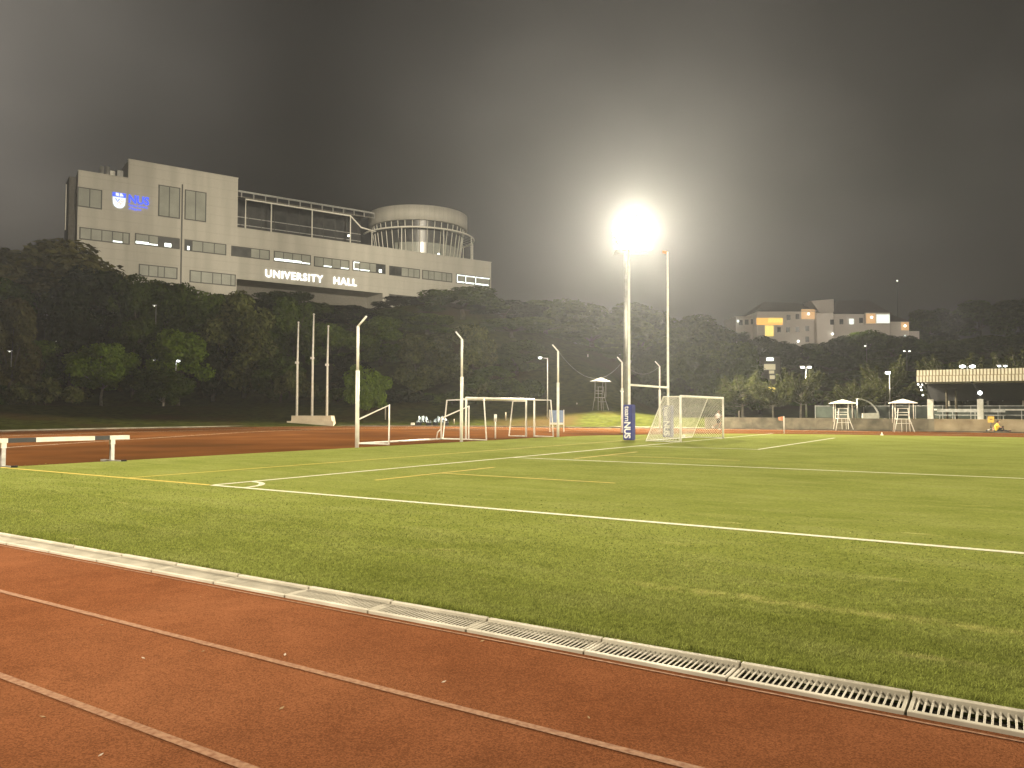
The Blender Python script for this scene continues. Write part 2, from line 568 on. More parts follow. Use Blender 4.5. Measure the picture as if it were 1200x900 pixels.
def turf_mat(name, blades=False):
    m, nt, b = new_mat(name)
    L = nt.links
    geo = nt.nodes.new('ShaderNodeNewGeometry')
    mp = nt.nodes.new('ShaderNodeMapping')
    mp.inputs['Rotation'].default_value = (0, 0, TH)
    L.new(geo.outputs['Position'], mp.inputs['Vector'])

    def noise(scale, detail=5, sx=1.0, sy=1.0, rough=0.55):
        q = nt.nodes.new('ShaderNodeMapping')
        q.inputs['Scale'].default_value = (sx, sy, 1)
        L.new(mp.outputs['Vector'], q.inputs['Vector'])
        n = nt.nodes.new('ShaderNodeTexNoise')
        n.inputs['Scale'].default_value = scale
        n.inputs['Detail'].default_value = detail
        n.inputs['Roughness'].default_value = rough
        L.new(q.outputs['Vector'], n.inputs['Vector'])
        return n.outputs['Fac']

    def rng(x, a, b_, c=0.0, d=1.0):
        r = nt.nodes.new('ShaderNodeMapRange')
        r.inputs['From Min'].default_value = a
        r.inputs['From Max'].default_value = b_
        r.inputs['To Min'].default_value = c
        r.inputs['To Max'].default_value = d
        L.new(x, r.inputs['Value'])
        return r.outputs['Result']

    def mix(f, a, col):
        x = nt.nodes.new('ShaderNodeMix')
        x.data_type = 'RGBA'
        L.new(f, x.inputs['Factor'])
        if isinstance(a, tuple):
            x.inputs['A'].default_value = (*a, 1)
        else:
            L.new(a, x.inputs['A'])
        if isinstance(col, tuple):
            x.inputs['B'].default_value = (*col, 1)
        else:
            L.new(col, x.inputs['B'])
        return x.outputs['Result']
    c = mix(rng(noise(0.35, 6), 0.35, 0.68), (0.166, 0.192, 0.042), (0.226, 0.254, 0.066))
    c = mix(rng(noise(1.6, 6, 0.35, 1.0), 0.45, 0.75), c, (0.232, 0.252, 0.078))          # combed streaks
    c = mix(rng(noise(2.2, 9, 0.3, 1.2, 0.7), 0.62, 0.72, 0, 0.75), c, (0.40, 0.38, 0.15))    # worn pale smears
    c = mix(rng(noise(45, 3), 0.5, 0.75, 0, 0.8), c, (0.100, 0.110, 0.020))
    gr_ = rng(noise(16, 9, 1, 1, 0.78), 0.33, 0.67, 0.74, 1.24)
    sc_ = nt.nodes.new('ShaderNodeVectorMath')
    sc_.operation = 'SCALE'
    L.new(c, sc_.inputs[0])
    L.new(gr_, sc_.inputs['Scale'])
    c = sc_.outputs['Vector']
    # ghost of an old line that was scrubbed off, and a scuffed patch
    sx = nt.nodes.new('ShaderNodeSeparateXYZ')
    L.new(mp.outputs['Vector'], sx.inputs[0])
    cu_ = CX * Ud.x + CY * Ud.y
    cv_ = CX * Vd.x + CY * Vd.y

    def math_(op, a, b_):
        q = nt.nodes.new('ShaderNodeMath')
        q.operation = op
        for i_, w_ in enumerate((a, b_)):
            if isinstance(w_, (int, float)):
                q.inputs[i_].default_value = w_
            else:
                L.new(w_, q.inputs[i_])
        return q.outputs[0]
    du = math_('ABSOLUTE', math_('SUBTRACT', sx.outputs['Y'], cu_ - 3.95), 0)
    band = rng(du, 0.16, 0.04)
    vr = math_('MULTIPLY', rng(sx.outputs['X'], cv_ + 11.0, cv_ + 12.2), rng(sx.outputs['X'], cv_ + 15.6, cv_ + 14.6))
    c = mix(math_('MULTIPLY', math_('MULTIPLY', band, vr), rng(noise(7, 6), 0.38, 0.62, 0, 0.75)), c, (0.36, 0.35, 0.12))
    if blades:
        r = nt.nodes.new('ShaderNodeMapRange')
        r.inputs['To Min'].default_value = 0.5
        r.inputs['To Max'].default_value = 1.45
        L.new(geo.outputs['Random Per Island'], r.inputs['Value'])
        hs = nt.nodes.new('ShaderNodeHueSaturation')
        L.new(r.outputs['Result'], hs.inputs['Value'])
        L.new(c, hs.inputs['Color'])
        c = hs.outputs['Color']
    L.new(c, b.inputs['Base Color'])
    if blades:
        tr = nt.nodes.new('ShaderNodeBsdfTranslucent')
        L.new(c, tr.inputs['Color'])
        ms = nt.nodes.new('ShaderNodeMixShader')
        ms.inputs[0].default_value = 0.45
        L.new(b.outputs[0], ms.inputs[1])
        L.new(tr.outputs[0], ms.inputs[2])
        L.new(ms.outputs[0], nt.nodes['Material Output'].inputs['Surface'])
    b.inputs['Roughness'].default_value = 0.75
    b.inputs['Specular IOR Level'].default_value = 0.0
    if not blades:
        bp = nt.nodes.new('ShaderNodeBump')
        bp.inputs['Strength'].default_value = 0.9
        bp.inputs['Distance'].default_value = 0.03
        L.new(noise(60, 4), bp.inputs['Height'])
        L.new(bp.outputs['Normal'], b.inputs['Normal'])
    MATS[name] = m
    return m


M_GROUND = ground_mat()
M_TURF = turf_mat('artificial_turf')
M_BLADE = turf_mat('turf_fibre', True)
M_LINE_W = noise_mat('white_turf_line', (0.46, 0.44, 0.32), (0.68, 0.66, 0.52), scale=25, rough=0.9)
M_LINE_Y = noise_mat('yellow_turf_line', (0.42, 0.31, 0.045), (0.56, 0.42, 0.07), scale=25, rough=0.9)


# ------------------------------------------------------------------ the setting
def build_ground():
    xs = np.unique(np.concatenate([np.arange(-620, -140, 40), np.arange(-140, 150, 3.5), np.arange(150, 640, 35)]))
    ys = np.unique(np.concatenate([np.arange(-400, -20, 40), np.arange(-20, 40, 10), np.arange(40, 175, 3.0), np.arange(175, 260, 9), np.arange(260, 700, 40)]))
    vs, fs = [], []
    for y in ys:
        for x in xs:
            vs.append((x, y, H(x, y)))
    nx = len(xs)
    for j in range(len(ys) - 1):
        for i in range(nx - 1):
            a = j * nx + i
            fs.append((a, a + 1, a + nx + 1, a + nx))
    mb = MB()
    mb.add(vs, fs, True)
    return struct('ground', mb.mesh('ground', M_GROUND))


build_ground()


def catmull(pts, n=10):
    out = []
    P = [Vector(p) for p in pts]
    for i in range(len(P) - 1):
        p0 = P[max(0, i - 1)]
        p1, p2 = P[i], P[i + 1]
        p3 = P[min(len(P) - 1, i + 2)]
        for k in range(n):
            t = k / n
            out.append(0.5 * ((2 * p1) + (p2 - p0) * t + (2 * p0 - 5 * p1 + 4 * p2 - p3) * t * t + (3 * p1 - p0 - 3 * p2 + p3) * t ** 3))
    out.append(P[-1])
    return out


def fill_poly(name, uvs, z, mat):
    bm = bmesh.new()
    vs = [bm.verts.new(F(p[0], p[1], z)) for p in uvs]
    f = bm.faces.new(vs)
    bmesh.ops.triangulate(bm, faces=[f])
    bm.normal_update()
    if bm.faces and sum(fc.normal.z for fc in bm.faces) < 0:
        bmesh.ops.reverse_faces(bm, faces=bm.faces)
    me = bpy.data.meshes.new(name)
    bm.to_mesh(me)
    bm.free()
    me.materials.append(mat)
    return me


DRAIN_IN, DRAIN_OUT = -5.72, -6.05      # grass side, track side
OUTER = [(-17, -12), (-11, -32), (4, -45), (19, -49.5), (34, -50.5), (47, -46), (55, -33), (58, -18), (62.4, -5), (63.2, 8)]
outer = catmull(OUTER, 10)
# the running track and the red area behind the goal: one sheet, its inner edge on the drain
poly = [(-17, 80)] + [(p.x, p.y) for p in outer] + [(63.2, 80), (DRAIN_OUT, 80)]
# split in two sheets: near straight and the rest, so the drain channel is a real gap
near_straight = [(-17, 80), (-17, -40), (DRAIN_OUT, -40), (DRAIN_OUT, 80)]
struct('running_track', fill_poly('running_track', near_straight, 0.0, M_TRACK))
bend = [(DRAIN_IN, -40)] + [(p.x, p.y) for p in outer if p.x > DRAIN_IN] + [(63.2, 80), (DRAIN_IN, 80)]
struct('bend_track', fill_poly('bend_track', bend, -0.004, M_BEND))
# turf: ends 9.5 m behind the goal line, rounded far corner
turf = [(DRAIN_IN, 75), (DRAIN_IN, -9.4), (10, -9.5), (30, -9.45), (35, -9.0), (39.5, -6.8), (43.5, -5.2), (46.5, -2.0), (48.6, 4), (49.8, 15), (50, 75)]
turf_c = turf
TZ = 0.035
mb = MB()
n = len(turf_c)
vs = [F(a, b, TZ) for a, b in turf_c] + [F(a, b, -0.05) for a, b in turf_c]
mb.add(vs, [tuple(range(n))] + [(i, n + i, n + (i + 1) % n, (i + 1) % n) for i in range(n)])
me = mb.mesh('artificial_pitch', M_TURF)
bm = bmesh.new()
bm.from_mesh(me)
bmesh.ops.triangulate(bm, faces=bm.faces)
bmesh.ops.recalc_face_normals(bm, faces=bm.faces)
big = max(bm.faces, key=lambda f: f.calc_area())
if big.normal.z < 0:
    bmesh.ops.reverse_faces(bm, faces=bm.faces)
bm.to_mesh(me)
bm.free()
struct('artificial_pitch', me)

# channel under the grates
mb = MB()
for v0 in range(-40, 60, 10):
    v1 = v0 + 10
    pts = [(DRAIN_IN + 0.001, 0.02), (DRAIN_IN + 0.001, -0.3), (DRAIN_OUT - 0.001, -0.3), (DRAIN_OUT - 0.001, -0.002)]
    for (a, b) in zip(pts[:-1], pts[1:]):
        mb.add([F(a[0], v0, a[1]), F(b[0], v0, b[1]), F(b[0], v1, b[1]), F(a[0], v1, a[1])], [(0, 1, 2, 3)])
struct('drain_channel', mb.mesh('drain_channel', M_DIRT))


def strip(mb, a, b, w, z):
    """painted strip between two (u,v) points"""
    pa, pb = F(a[0], a[1], z), F(b[0], b[1], z)
    d = (pb - pa)
    d.z = 0
    nrm = Vector((-d.y, d.x, 0)).normalized() * w * 0.5
    L = d.length
    k = max(1, int(L / 4))
    for i in range(k):
        p, q = pa.lerp(pb, i / k), pa.lerp(pb, (i + 1) / k)
        mb.add([p - nrm, q - nrm, q + nrm, p + nrm], [(0, 1, 2, 3)])


LZ = TZ + 0.006
W = 0.13
mb = MB()
strip(mb, (0, 0), (0, 60), W, LZ)                                # touchline
strip(mb, (W / 2 + .001, 0), (48.0, 0), W, LZ)                   # goal line
strip(mb, (HALF - 20.16, W / 2), (HALF - 20.16, 16.5), W, LZ)    # penalty area side
strip(mb, (HALF - 20.16, 16.5 + W / 2), (49, 16.5 + W / 2), W, LZ)
strip(mb, (HALF - 9.16, W / 2), (HALF - 9.16, 5.5), W, LZ)       # goal area
strip(mb, (HALF - 9.16 - W / 2, 5.5 + W / 2), (HALF + 8.4, 5.5 + W / 2), W, LZ)
arc = [(1.05 * math.cos(t), 1.05 * math.sin(t)) for t in np.linspace(0.07, PI / 2 - 0.07, 9)]
for a, b in zip(arc[:-1], arc[1:]):
    strip(mb, a, b, W, LZ + 0.002)
struct('white_pitch_lines', mb.mesh('white_pitch_lines', M_LINE_W))
mb = MB()
WY = 0.10
strip(mb, (0, -9.4), (0, -0.07), 0.13, LZ)
strip(mb, (0.07, -3.2), (40, -3.35), WY, LZ)
strip(mb, (2.9, 2.1), (7.95, 2.1), WY, LZ)
strip(mb, (5.4, 2.16), (5.4, 7.1), WY, LZ)
strip(mb, (12.9, 2.1), (18.3, 2.1), WY, LZ)
strip(mb, (15.2, 2.16), (15.2, 7.1), WY, LZ)
struct('yellow_pitch_lines', mb.mesh('yellow_pitch_lines', M_LINE_Y))

# lane lines: worn paint on the near straight, curves on the far bend
M_LANE = noise_mat('worn_lane_paint', (0.175, 0.066, 0.028), (0.29, 0.155, 0.085), scale=30, rough=0.85, detail=8, lo=0.3, hi=0.62)
mb = MB()
for u in (-7.31, -8.44, -9.6, -10.8, -12.0, -13.2):
    strip(mb, (u, -40), (u, 70), 0.055, 0.005)
strip(mb, (DRAIN_OUT - 0.07, -40), (DRAIN_OUT - 0.07, 70), 0.022, 0.005)
struct('lane_lines', mb.mesh('lane_lines', M_LANE))
mb = MB()
for off, w in ((0.5, 0.09), (1.9, 0.06), (3.1, 0.06), (9.9, 0.10)):
    L_ = []
    for i in range(1, len(outer) - 1):
        t = (outer[i + 1] - outer[i - 1]).normalized()
        nn = Vector((t.y, -t.x))
        # inside is towards the centre
        if nn.dot(Vector((24, -8)) - outer[i]) < 0:
            nn = -nn
        L_.append(outer[i] + nn * off)
    L_ = [p for p in L_ if p.x > -4]
    for a, b in zip(L_[:-1], L_[1:]):
        strip(mb, (a.x, a.y), (b.x, b.y), w, 0.003)
for u in (51.0, 55.6, 62.6):
    strip(mb, (u, 9), (u, 70), 0.09, 0.003)
sw = catmull([(2, -20), (5.8, -22.1), (18.5, -28.8), (29.1, -33.9), (38, -35.5), (45, -33), (50, -26)], 8)
for a, b in zip(sw[:-1], sw[1:]):
    strip(mb, (a.x, a.y), (b.x, b.y), 0.10, 0.006)
struct('bend_lane_lines', mb.mesh('bend_lane_lines', M_WHITE_LINE))

# pale kerb along the outside of the bend
mb = MB()
for i in range(len(outer) - 1):
    a, b = outer[i], outer[i + 1]
    if a.x < -4:
        continue
    t = (b - a).normalized()
    nn = Vector((t.y, -t.x))
    if nn.dot(Vector((24, -8)) - a) > 0:
        nn = -nn
    q = [F(a.x, a.y), F(b.x, b.y), F(b.x + nn.x * .35, b.y + nn.y * .35), F(a.x + nn.x * .35, a.y + nn.y * .35)]
    vs = [Vector((p.x, p.y, -0.1)) for p in q] + [Vector((p.x, p.y, 0.10)) for p in q]
    mb.add(vs, [(4, 5, 6, 7), (0, 1, 5, 4), (2, 3, 7, 6)])
a, b = F(63.2, 8), F(63.2, 70)
nv = Vector((Ud.x, Ud.y, 0))
mb.add([a, b, b + nv * .35, a + nv * .35, a + Vector((0, 0, .1)), b + Vector((0, 0, .1)), b + nv * .35 + Vector((0, 0, .1)), a + nv * .35 + Vector((0, 0, .1))],
       [(4, 5, 6, 7), (0, 1, 5, 4)])
struct('track_kerb', mb.mesh('track_kerb', M_KERB))
# concrete apron between the far kerb and the wall
struct('apron', fill_poly('apron', [(63.5, -8), (65.6, -30), (65.6, 70), (63.5, 70)], 0.02, M_CONC))


# turf fibres near the camera
def build_blades():
    rng = np.random.default_rng(3)
    P = []
    for (u0, u1, dens, hh, wd) in ((DRAIN_IN + 0.005, -5.6, 7000, 0.036, 0.005), (-5.6, -4.4, 8000, 0.019, 0.0055), (-4.4, -2.5, 4600, 0.017, 0.007), (-2.5, -0.1, 1900, 0.015, 0.010), (0.1, 2.6, 700, 0.014, 0.014)):
        v0, v1 = -10.0, 21.0
        n = int((u1 - u0) * (v1 - v0) * dens)
        u = rng.uniform(u0, u1, n)
        v = rng.uniform(v0, v1, n)
        x = CX + u * Ud.x + v * Vd.x
        y = CY + u * Ud.y + v * Vd.y
        ok = (y > 1.0) & (np.abs(x) < y * 0.85 + 2.6) & (np.abs(u) > 0.07)
        # thin out with distance, keep the screen density even
        dist = np.hypot(x, y)
        keep = rng.random(n) < np.clip((6.5 / dist) ** 1.3, 0.05, 1.0) * np.clip((2.6 - u) / 6.0, 0.0, 1)
        ok &= keep
        x, y, dist = x[ok], y[ok], dist[ok]
        m = len(x)
        sc = np.clip(dist / 6.0, 0.8, 2.2) ** 0.6
        P.append(np.c_[x, y, hh * rng.uniform(0.6, 1.25, m), wd * sc * rng.uniform(0.7, 1.3, m)])
    P = np.concatenate(P)
    n = len(P)
    a = rng.uniform(0, 2 * PI, n)
    lean = rng.normal(0, 0.45, (n, 2)) * P[:, 2:3]
    lean[:, 0] += 0.25 * P[:, 2]
    h, w = P[:, 2], P[:, 3]
    dx, dy = np.cos(a) * w / 2, np.sin(a) * w / 2
    v = np.zeros((n, 4, 3), np.float32)
    z0 = TZ - 0.004
    v[:, 0] = np.c_[P[:, 0] - dx, P[:, 1] - dy, np.full(n, z0)]
    v[:, 1] = np.c_[P[:, 0] + dx, P[:, 1] + dy, np.full(n, z0)]
    v[:, 2] = np.c_[P[:, 0] + dx * .6 + lean[:, 0], P[:, 1] + dy * .6 + lean[:, 1], z0 + h]
    v[:, 3] = np.c_[P[:, 0] - dx * .6 + lean[:, 0], P[:, 1] - dy * .6 + lean[:, 1], z0 + h]
    return quads_mesh('turf_fibres', v, M_BLADE)


def quads_mesh(name, v, mat):
    n = v.shape[0]
    me = bpy.data.meshes.new(name)
    me.vertices.add(n * 4)
    me.vertices.foreach_set('co', v.astype(np.float32).ravel())
    me.loops.add(n * 4)
    me.loops.foreach_set('vertex_index', np.arange(n * 4, dtype=np.int32))
    me.polygons.add(n)
    me.polygons.foreach_set('loop_start', np.arange(0, n * 4, 4, dtype=np.int32))
    me.materials.append(mat)
    me.update(calc_edges=True)
    return me


struct('turf_fibres', build_blades(), 'stuff')

# ------------------------------------------------------------------ drain grates
mb = MB()
L0, T0 = 0.985, 0.026
wd = DRAIN_IN - DRAIN_OUT
# local x along the drain, y across (0 track side), z up from 0
mb.box((0, 0, -0.02), (L0, 0.040, T0))
mb.box((0, wd - 0.045, -0.02), (L0, wd, T0 + 0.016))
mb.box((0, 0.038, -0.02), (0.02, wd - 0.045, T0 - 0.004))
mb.box((L0 - 0.02, 0.038, -0.02), (L0, wd - 0.045, T0 - 0.004))
nb = 26
for i in range(nb):
    x = 0.02 + (i + 0.5) * (L0 - 0.04) / nb
    mb.box((x - 0.0058, 0.038, T0 - 0.013), (x + 0.0058, wd - 0.043, T0 - 0.004))
gm = mb.mesh('drain_grate', M_GRATE)
bm = bmesh.new()
bm.from_mesh(gm)
bmesh.ops.bevel(bm, geom=list(bm.edges), offset=0.0035, segments=1, affect='EDGES')
bm.to_mesh(gm)
bm.free()
for i in range(-30, 20):
    o = link('drain_grate', gm, None, F(DRAIN_OUT, i + 0.17 + random.uniform(-.004, .004), random.uniform(-.003, .003)), -TH + random.uniform(-.002, .002))
    tag(o, 'pale slotted drain grate between the red track and the turf edge', 'drain grate', 'slotted drain grates along the turf edge')

M_LEAFDRY = plain('dry_leaf', (0.30, 0.20, 0.10), 0.9)
M_PAPER = plain('pale_scrap', (0.5, 0.42, 0.33), 0.9)
rl_ = random.Random(12)
for k, (px, py) in enumerate(((168, 772), (222, 764), (238, 764), (334, 768), (119, 733), (50, 841), (118, 886), (330, 831), (565, 752), (520, 800), (690, 842), (235, 700))):
    a_ = rl_.uniform(0, 6)
    q = rl_.uniform(.35, .8)
    m_ = MB().add([(-.022 * q, 0, .002), (0, -.011 * q, .004), (.024 * q, 0, .009), (0, .012 * q, .005), (-.022 * q, 0, .005), (0, -.011 * q, .007), (.024 * q, 0, .012), (0, .012 * q, .008)],
                  [(3, 2, 1, 0), (4, 5, 6, 7), (0, 1, 5, 4), (1, 2, 6, 5), (2, 3, 7, 6), (3, 0, 4, 7)])
    single(m_, 'fallen_leaf', M_PAPER if k % 3 == 0 else M_LEAFDRY, 'tiny dry leaf lying on the red track in the foreground', 'leaf', G(px, py, 0.002), a_, 'fallen leaves on the red track')

# ------------------------------------------------------------------ football goal with net
def net_sheet(mb, A, B, C, D, nu, nv, r=0.007, sag=0.0, seed=0):
    """diamond net on the quad A (low) B (low) C (top) D (top)"""
    A, B, C, D = (Vector(p) for p in (A, B, C, D))
    nrm = (B - A).cross(D - A).normalized()

    def P(s, t):
        p = (A.lerp(B, s)).lerp(D.lerp(C, s), t)
        return p + nrm * sag * math.sin(PI * s) * math.sin(PI * t)
    for i in range(-nv, nu):
        for sgn in (1, -1):
            pts = []
            for k in range(nv + 1):
                s = (i + k) / nu if sgn > 0 else (i + nv - k) / nu
                if -1e-6 <= s <= 1 + 1e-6:
                    pts.append(P(min(1, max(0, s)), k / nv))
            if len(pts) > 1:
                mb.tube(pts, r, 3, cap=False)


gp = F(HALF + 0.1, 0.02, TZ)
t = thing('football_goal', 'white netted football goal standing on the goal line beside the rugby posts', 'football goal', gp, -TH)
GH, GW, GDT, GDB = 2.44, 3.66, 0.95, 1.95
for s in (-1, 1):
    part(MB().tube([(0, s * GW, 0), (0, s * GW, GH)], 0.058, 12), 'post', M_STEEL_W, t)
    f = MB()
    f.tube([(-.05, s * GW, GH - 0.02), (-GDT, s * GW, GH - 0.02), (-GDB, s * GW, 0.03), (-.05, s * GW, 0.03)], 0.028, 8)
    part(f, 'side_frame', M_STEEL_W, t)
part(MB().tube([(0, -GW, GH), (0, GW, GH)], 0.058, 12), 'crossbar', M_STEEL_W, t)
part(MB().tube([(-GDB, -GW, 0.03), (-GDB, GW, 0.03)], 0.028, 8), 'ground_bar', M_STEEL_W, t)
nm = MB()
net_sheet(nm, (-GDB, -GW, .04), (-GDB, GW, .04), (-GDT, GW, GH - .03), (-GDT, -GW, GH - .03), 44, 18, sag=-0.10)
for s in (-1, 1):
    net_sheet(nm, (-GDB + .02, s * (GW - .02), .04), (-.03, s * (GW - .02), .04), (-.03, s * (GW - .02), GH - .03), (-GDT, s * (GW - .02), GH - .03), 12, 15)
net_sheet(nm, (-GDT, -GW, GH - .03), (-GDT, GW, GH - .03), (-.03, GW, GH - .03), (-.03, -GW, GH - .03), 44, 6, sag=-0.06)
part(nm, 'net', M_NET, t)
single(MB().sphere((0, 0, 0.11), 0.11, 14, 10), 'football', M_BALL, 'white ball lying on the turf inside the netted goal', 'football',
       G(801, 513.5, TZ))

# ------------------------------------------------------------------ rugby posts
rp = F(32.98, -3.42, TZ)
t = thing('rugby_posts', 'tall white rugby posts with navy padded feet behind the netted goal', 'rugby posts', rp, -TH)
RH, RW = 11.75, 3.0
for s in (-1, 1):
    part(MB().tube([(0, s * RW, 0), (0, s * RW, 3.2), (0, s * RW, RH * .8), (0, s * RW, RH)], [0.075, 0.075, 0.06, 0.05], 12), 'upright', M_STEEL_W, t)
    pd = MB()
    w = 0.27
    pd.box((-w, s * RW - w, 0.0), (w, s * RW + w, 2.0))
    po = part(pd, 'post_pad', M_BLUEPAD, t, bevel=0.04)
    # white lettering down the near face (-y) and the right face (+x)
    for (M3, wide) in ((Matrix(((0, 1, 0, -0.14), (0, 0, -1, s * RW - w - 0.004), (-1, 0, 0, 1.92), (0, 0, 0, 1))), 1),):
        me = text_mesh('lettering', 'team', 0.42, M_LOGO, M3, extrude=0.003, offset=0.004, spacing=0.92, width=0.86)
        o = link('lettering', me, po)
        M4 = M3 @ Matrix.Translation((0.90, -0.03, 0.0))
        me = text_mesh('lettering', 'NUS', 0.52, M_LOGO, M4, extrude=0.003, offset=0.016, spacing=0.95, width=0.92)
        link('lettering', me, po)
part(MB().tube([(0, -RW, 3.12), (0, RW, 3.12)], 0.06, 10), 'crossbar', M_STEEL_W, t)
fl = MB()
fl.add([(0, RW, RH + .02), (-.30, RW - .05, RH + .10), (-.34, RW - .04, RH - .04), (0, RW, RH - .16),
        (0.012, RW, RH + .02), (-.29, RW - .038, RH + .10), (-.33, RW - .028, RH - .04), (0.012, RW, RH - .16)],
       [(0, 1, 2, 3), (7, 6, 5, 4), (0, 4, 5, 1), (1, 5, 6, 2), (2, 6, 7, 3), (3, 7, 4, 0)])
part(fl, 'wind_flag', M_ORANGE, t)

# ------------------------------------------------------------------ goals stored behind the pitch
def goal_frame(label, base, rz, width, height, dtop, dbot, sgn):
    t = thing('spare_goal', label, 'goal frame', base, rz, 'bare goal frames parked behind the pitch')
    for s in (0, 1):
        y = s * width
        part(MB().tube([(0, y, 0), (0, y, height)], 0.06, 10), 'post', M_STEEL_W, t)
        part(MB().tube([(0, y, height - .03), (sgn * dtop, y, height - .05), (sgn * dbot, y, 0.03), (0, y, 0.03)], 0.038, 8), 'side_frame', M_STEEL_W, t)
    part(MB().tube([(0, 0, height), (0, width, height)], 0.06, 10), 'crossbar', M_STEEL_W, t)
    return t


pA = G(546, 515.5)
pB = G(626, 511.6)
dA = pB - pA
rzA = math.atan2(dA.y, dA.x) - PI / 2
goal_frame('bare white goal frame whose side frames open towards the pitch', pA, rzA, dA.length, 2.40, 1.25, 1.45, 1)
pC = G(540, 515.3)
pD = G(616.5, 511.8)
dC = pD - pC
goal_frame('bare white goal frame with its side frames leaning away from the pitch', pC, math.atan2(dC.y, dC.x) - PI / 2, dC.length, 2.32, 1.05, 1.35, -1)

# low frame with two sloping sides joined by a ground bar
qa, qb = G(420, 520.6), G(517, 515)
dq = qb - qa
t = thing('sloping_goal_frame', 'white frame with two sloping sides joined by one long ground bar', 'goal frame', qa, math.atan2(dq.y, dq.x) - PI / 2)
Lq = dq.length
dep = 1.85
for y in (0, Lq):
    sf = MB()
    sf.tube([(0, y, 0.04), (0, y, 1.22), (dep, y, 1.92), (dep, y, 0.04), (0, y, 0.04)], 0.045, 8)
    part(sf, 'side_frame', M_STEEL_W, t)
part(MB().tube([(0, 0, 0.04), (0, Lq, 0.04)], 0.05, 8), 'ground_bar', M_STEEL_W, t)
part(MB().tube([(0, Lq, 0.62), (-.25, Lq, 0.4), (-.32, Lq, 0.03)], 0.03, 6), 'brace', M_STEEL_W, t)

# ------------------------------------------------------------------ ball stop poles
def stop_pole(base, label, bend, hgt=5.55):
    t = thing('net_pole', label, 'net pole', base, -TH, 'bent-top net poles behind the goal')
    part(MB().tube([(0, 0, 0), (0, 0, hgt * 0.60)], 0.085, 10), 'sleeve', M_STEEL_W, t)
    part(MB().tube([(0, 0, hgt * 0.60), (0, 0, hgt - .32)], 0.062, 10), 'upper_pole', M_STEEL_W, t)
    part(MB().tube([(0, 0, hgt - .32), (bend * .5, 0, hgt + .1)], 0.045, 8), 'bent_arm', M_STEEL_W, t)
    return t


pp = [(-6.9, 34.9), (-2.65, 41.2), (2.9, 49.2), (8.5, 60.3), (12.4, 65.6)]
lbl = ['leftmost bent-top white pole, beside the low end of the sloping frame', 'bent-top white pole in front of the bare goal frames',
       'bent-top white pole beside the small blue sign', 'bent-top white pole just left of the rugby posts', 'bent-top white pole seen between the rugby posts']
pole_tops = []
for i, (x, y) in enumerate(pp):
    h = 5.75
    bd = 1 if i == 0 else -1
    stop_pole((x, y, 0), lbl[i], bd * (1.0 if i == 0 else 0.8), h)
    pole_tops.append(Vector((x, y, h)))
mb = MB()
for (a, b, sg) in ((1, 2, 1.2), (2, 3, 1.5), (3, 4, 0.8)):
    A, B = pole_tops[a] - Vector((0, 0, .3)), pole_tops[b] - Vector((0, 0, .3))
    if a == 1:
        continue
    mb.tube([A.lerp(B, k / 14) - Vector((0, 0, sg * 4 * (k / 14) * (1 - k / 14))) for k in range(15)], 0.010, 5)
single(mb, 'slack_cable', M_MAST, 'slack pale cable hanging between the bent-top poles by the rugby posts', 'cable')

# marker stake by the spare goals, and the corner flag
t = thing('marker_stake', 'white stake with a fat top standing between the bare goal frames', 'stake', G(580.5, 513.6))
part(MB().tube([(0, 0, 0), (0, 0, 1.25)], 0.04, 8), 'stake', M_STEEL_W, t)
part(MB().tube([(0, 0, 1.0), (0, 0, 1.45)], 0.085, 8), 'cap', M_STEEL_W, t)
t = thing('corner_flag', 'corner flag with a small pale orange flag at the far turf edge', 'corner flag', G(918.7, 507.9, TZ))
part(MB().tube([(0, 0, 0), (0, 0, 1.28)], 0.045, 8), 'flag_pole', M_STEEL_W, t)
f = MB()
f.add([(0, 0, 1.27), (-.22, .03, 1.24), (-.42, -.02, 1.20), (-.38, 0, .98), (-.18, .03, .93), (0, 0, .95)] +
      [(0, .015, 1.27), (-.22, .045, 1.24), (-.42, -.005, 1.20), (-.38, .015, .98), (-.18, .045, .93), (0, .015, .95)],
      [(0, 1, 4, 5), (1, 2, 3, 4), (11, 10, 7, 6), (10, 9, 8, 7), (0, 6, 7, 1), (1, 7, 8, 2), (2, 8, 9, 3), (3, 9, 10, 4), (4, 10, 11, 5)])
part(f, 'flag', M_ORANGE, t)
single(MB().lathe([(0.11, 0), (0.11, .02), (.05, .05), (.03, .2), (0.0, .21)], 12), 'marker_cone', M_STEEL_W, 'tiny white marker cone at the far edge of the turf', 'cone', G(1033.5, 510, TZ))

# sign board by the third pole
sp = at(652.5, 497, 62)
t = thing('notice_board', 'small blue notice board on two white legs behind the bare goals', 'sign', (sp.x, sp.y, 0), -0.15)
for x in (-.55, .55):
    part(MB().box((x - .035, -.03, 0), (x + .035, .03, 1.75)), 'leg', M_STEEL_W, t)
part(MB().box((-.5, -.045, .75), (.5, -.0, 1.7)), 'board', M_SIGNB, t)
part(MB().box((-.5, -.05, .58), (.5, .0, .73)), 'lower_rail', M_STEEL_W, t)

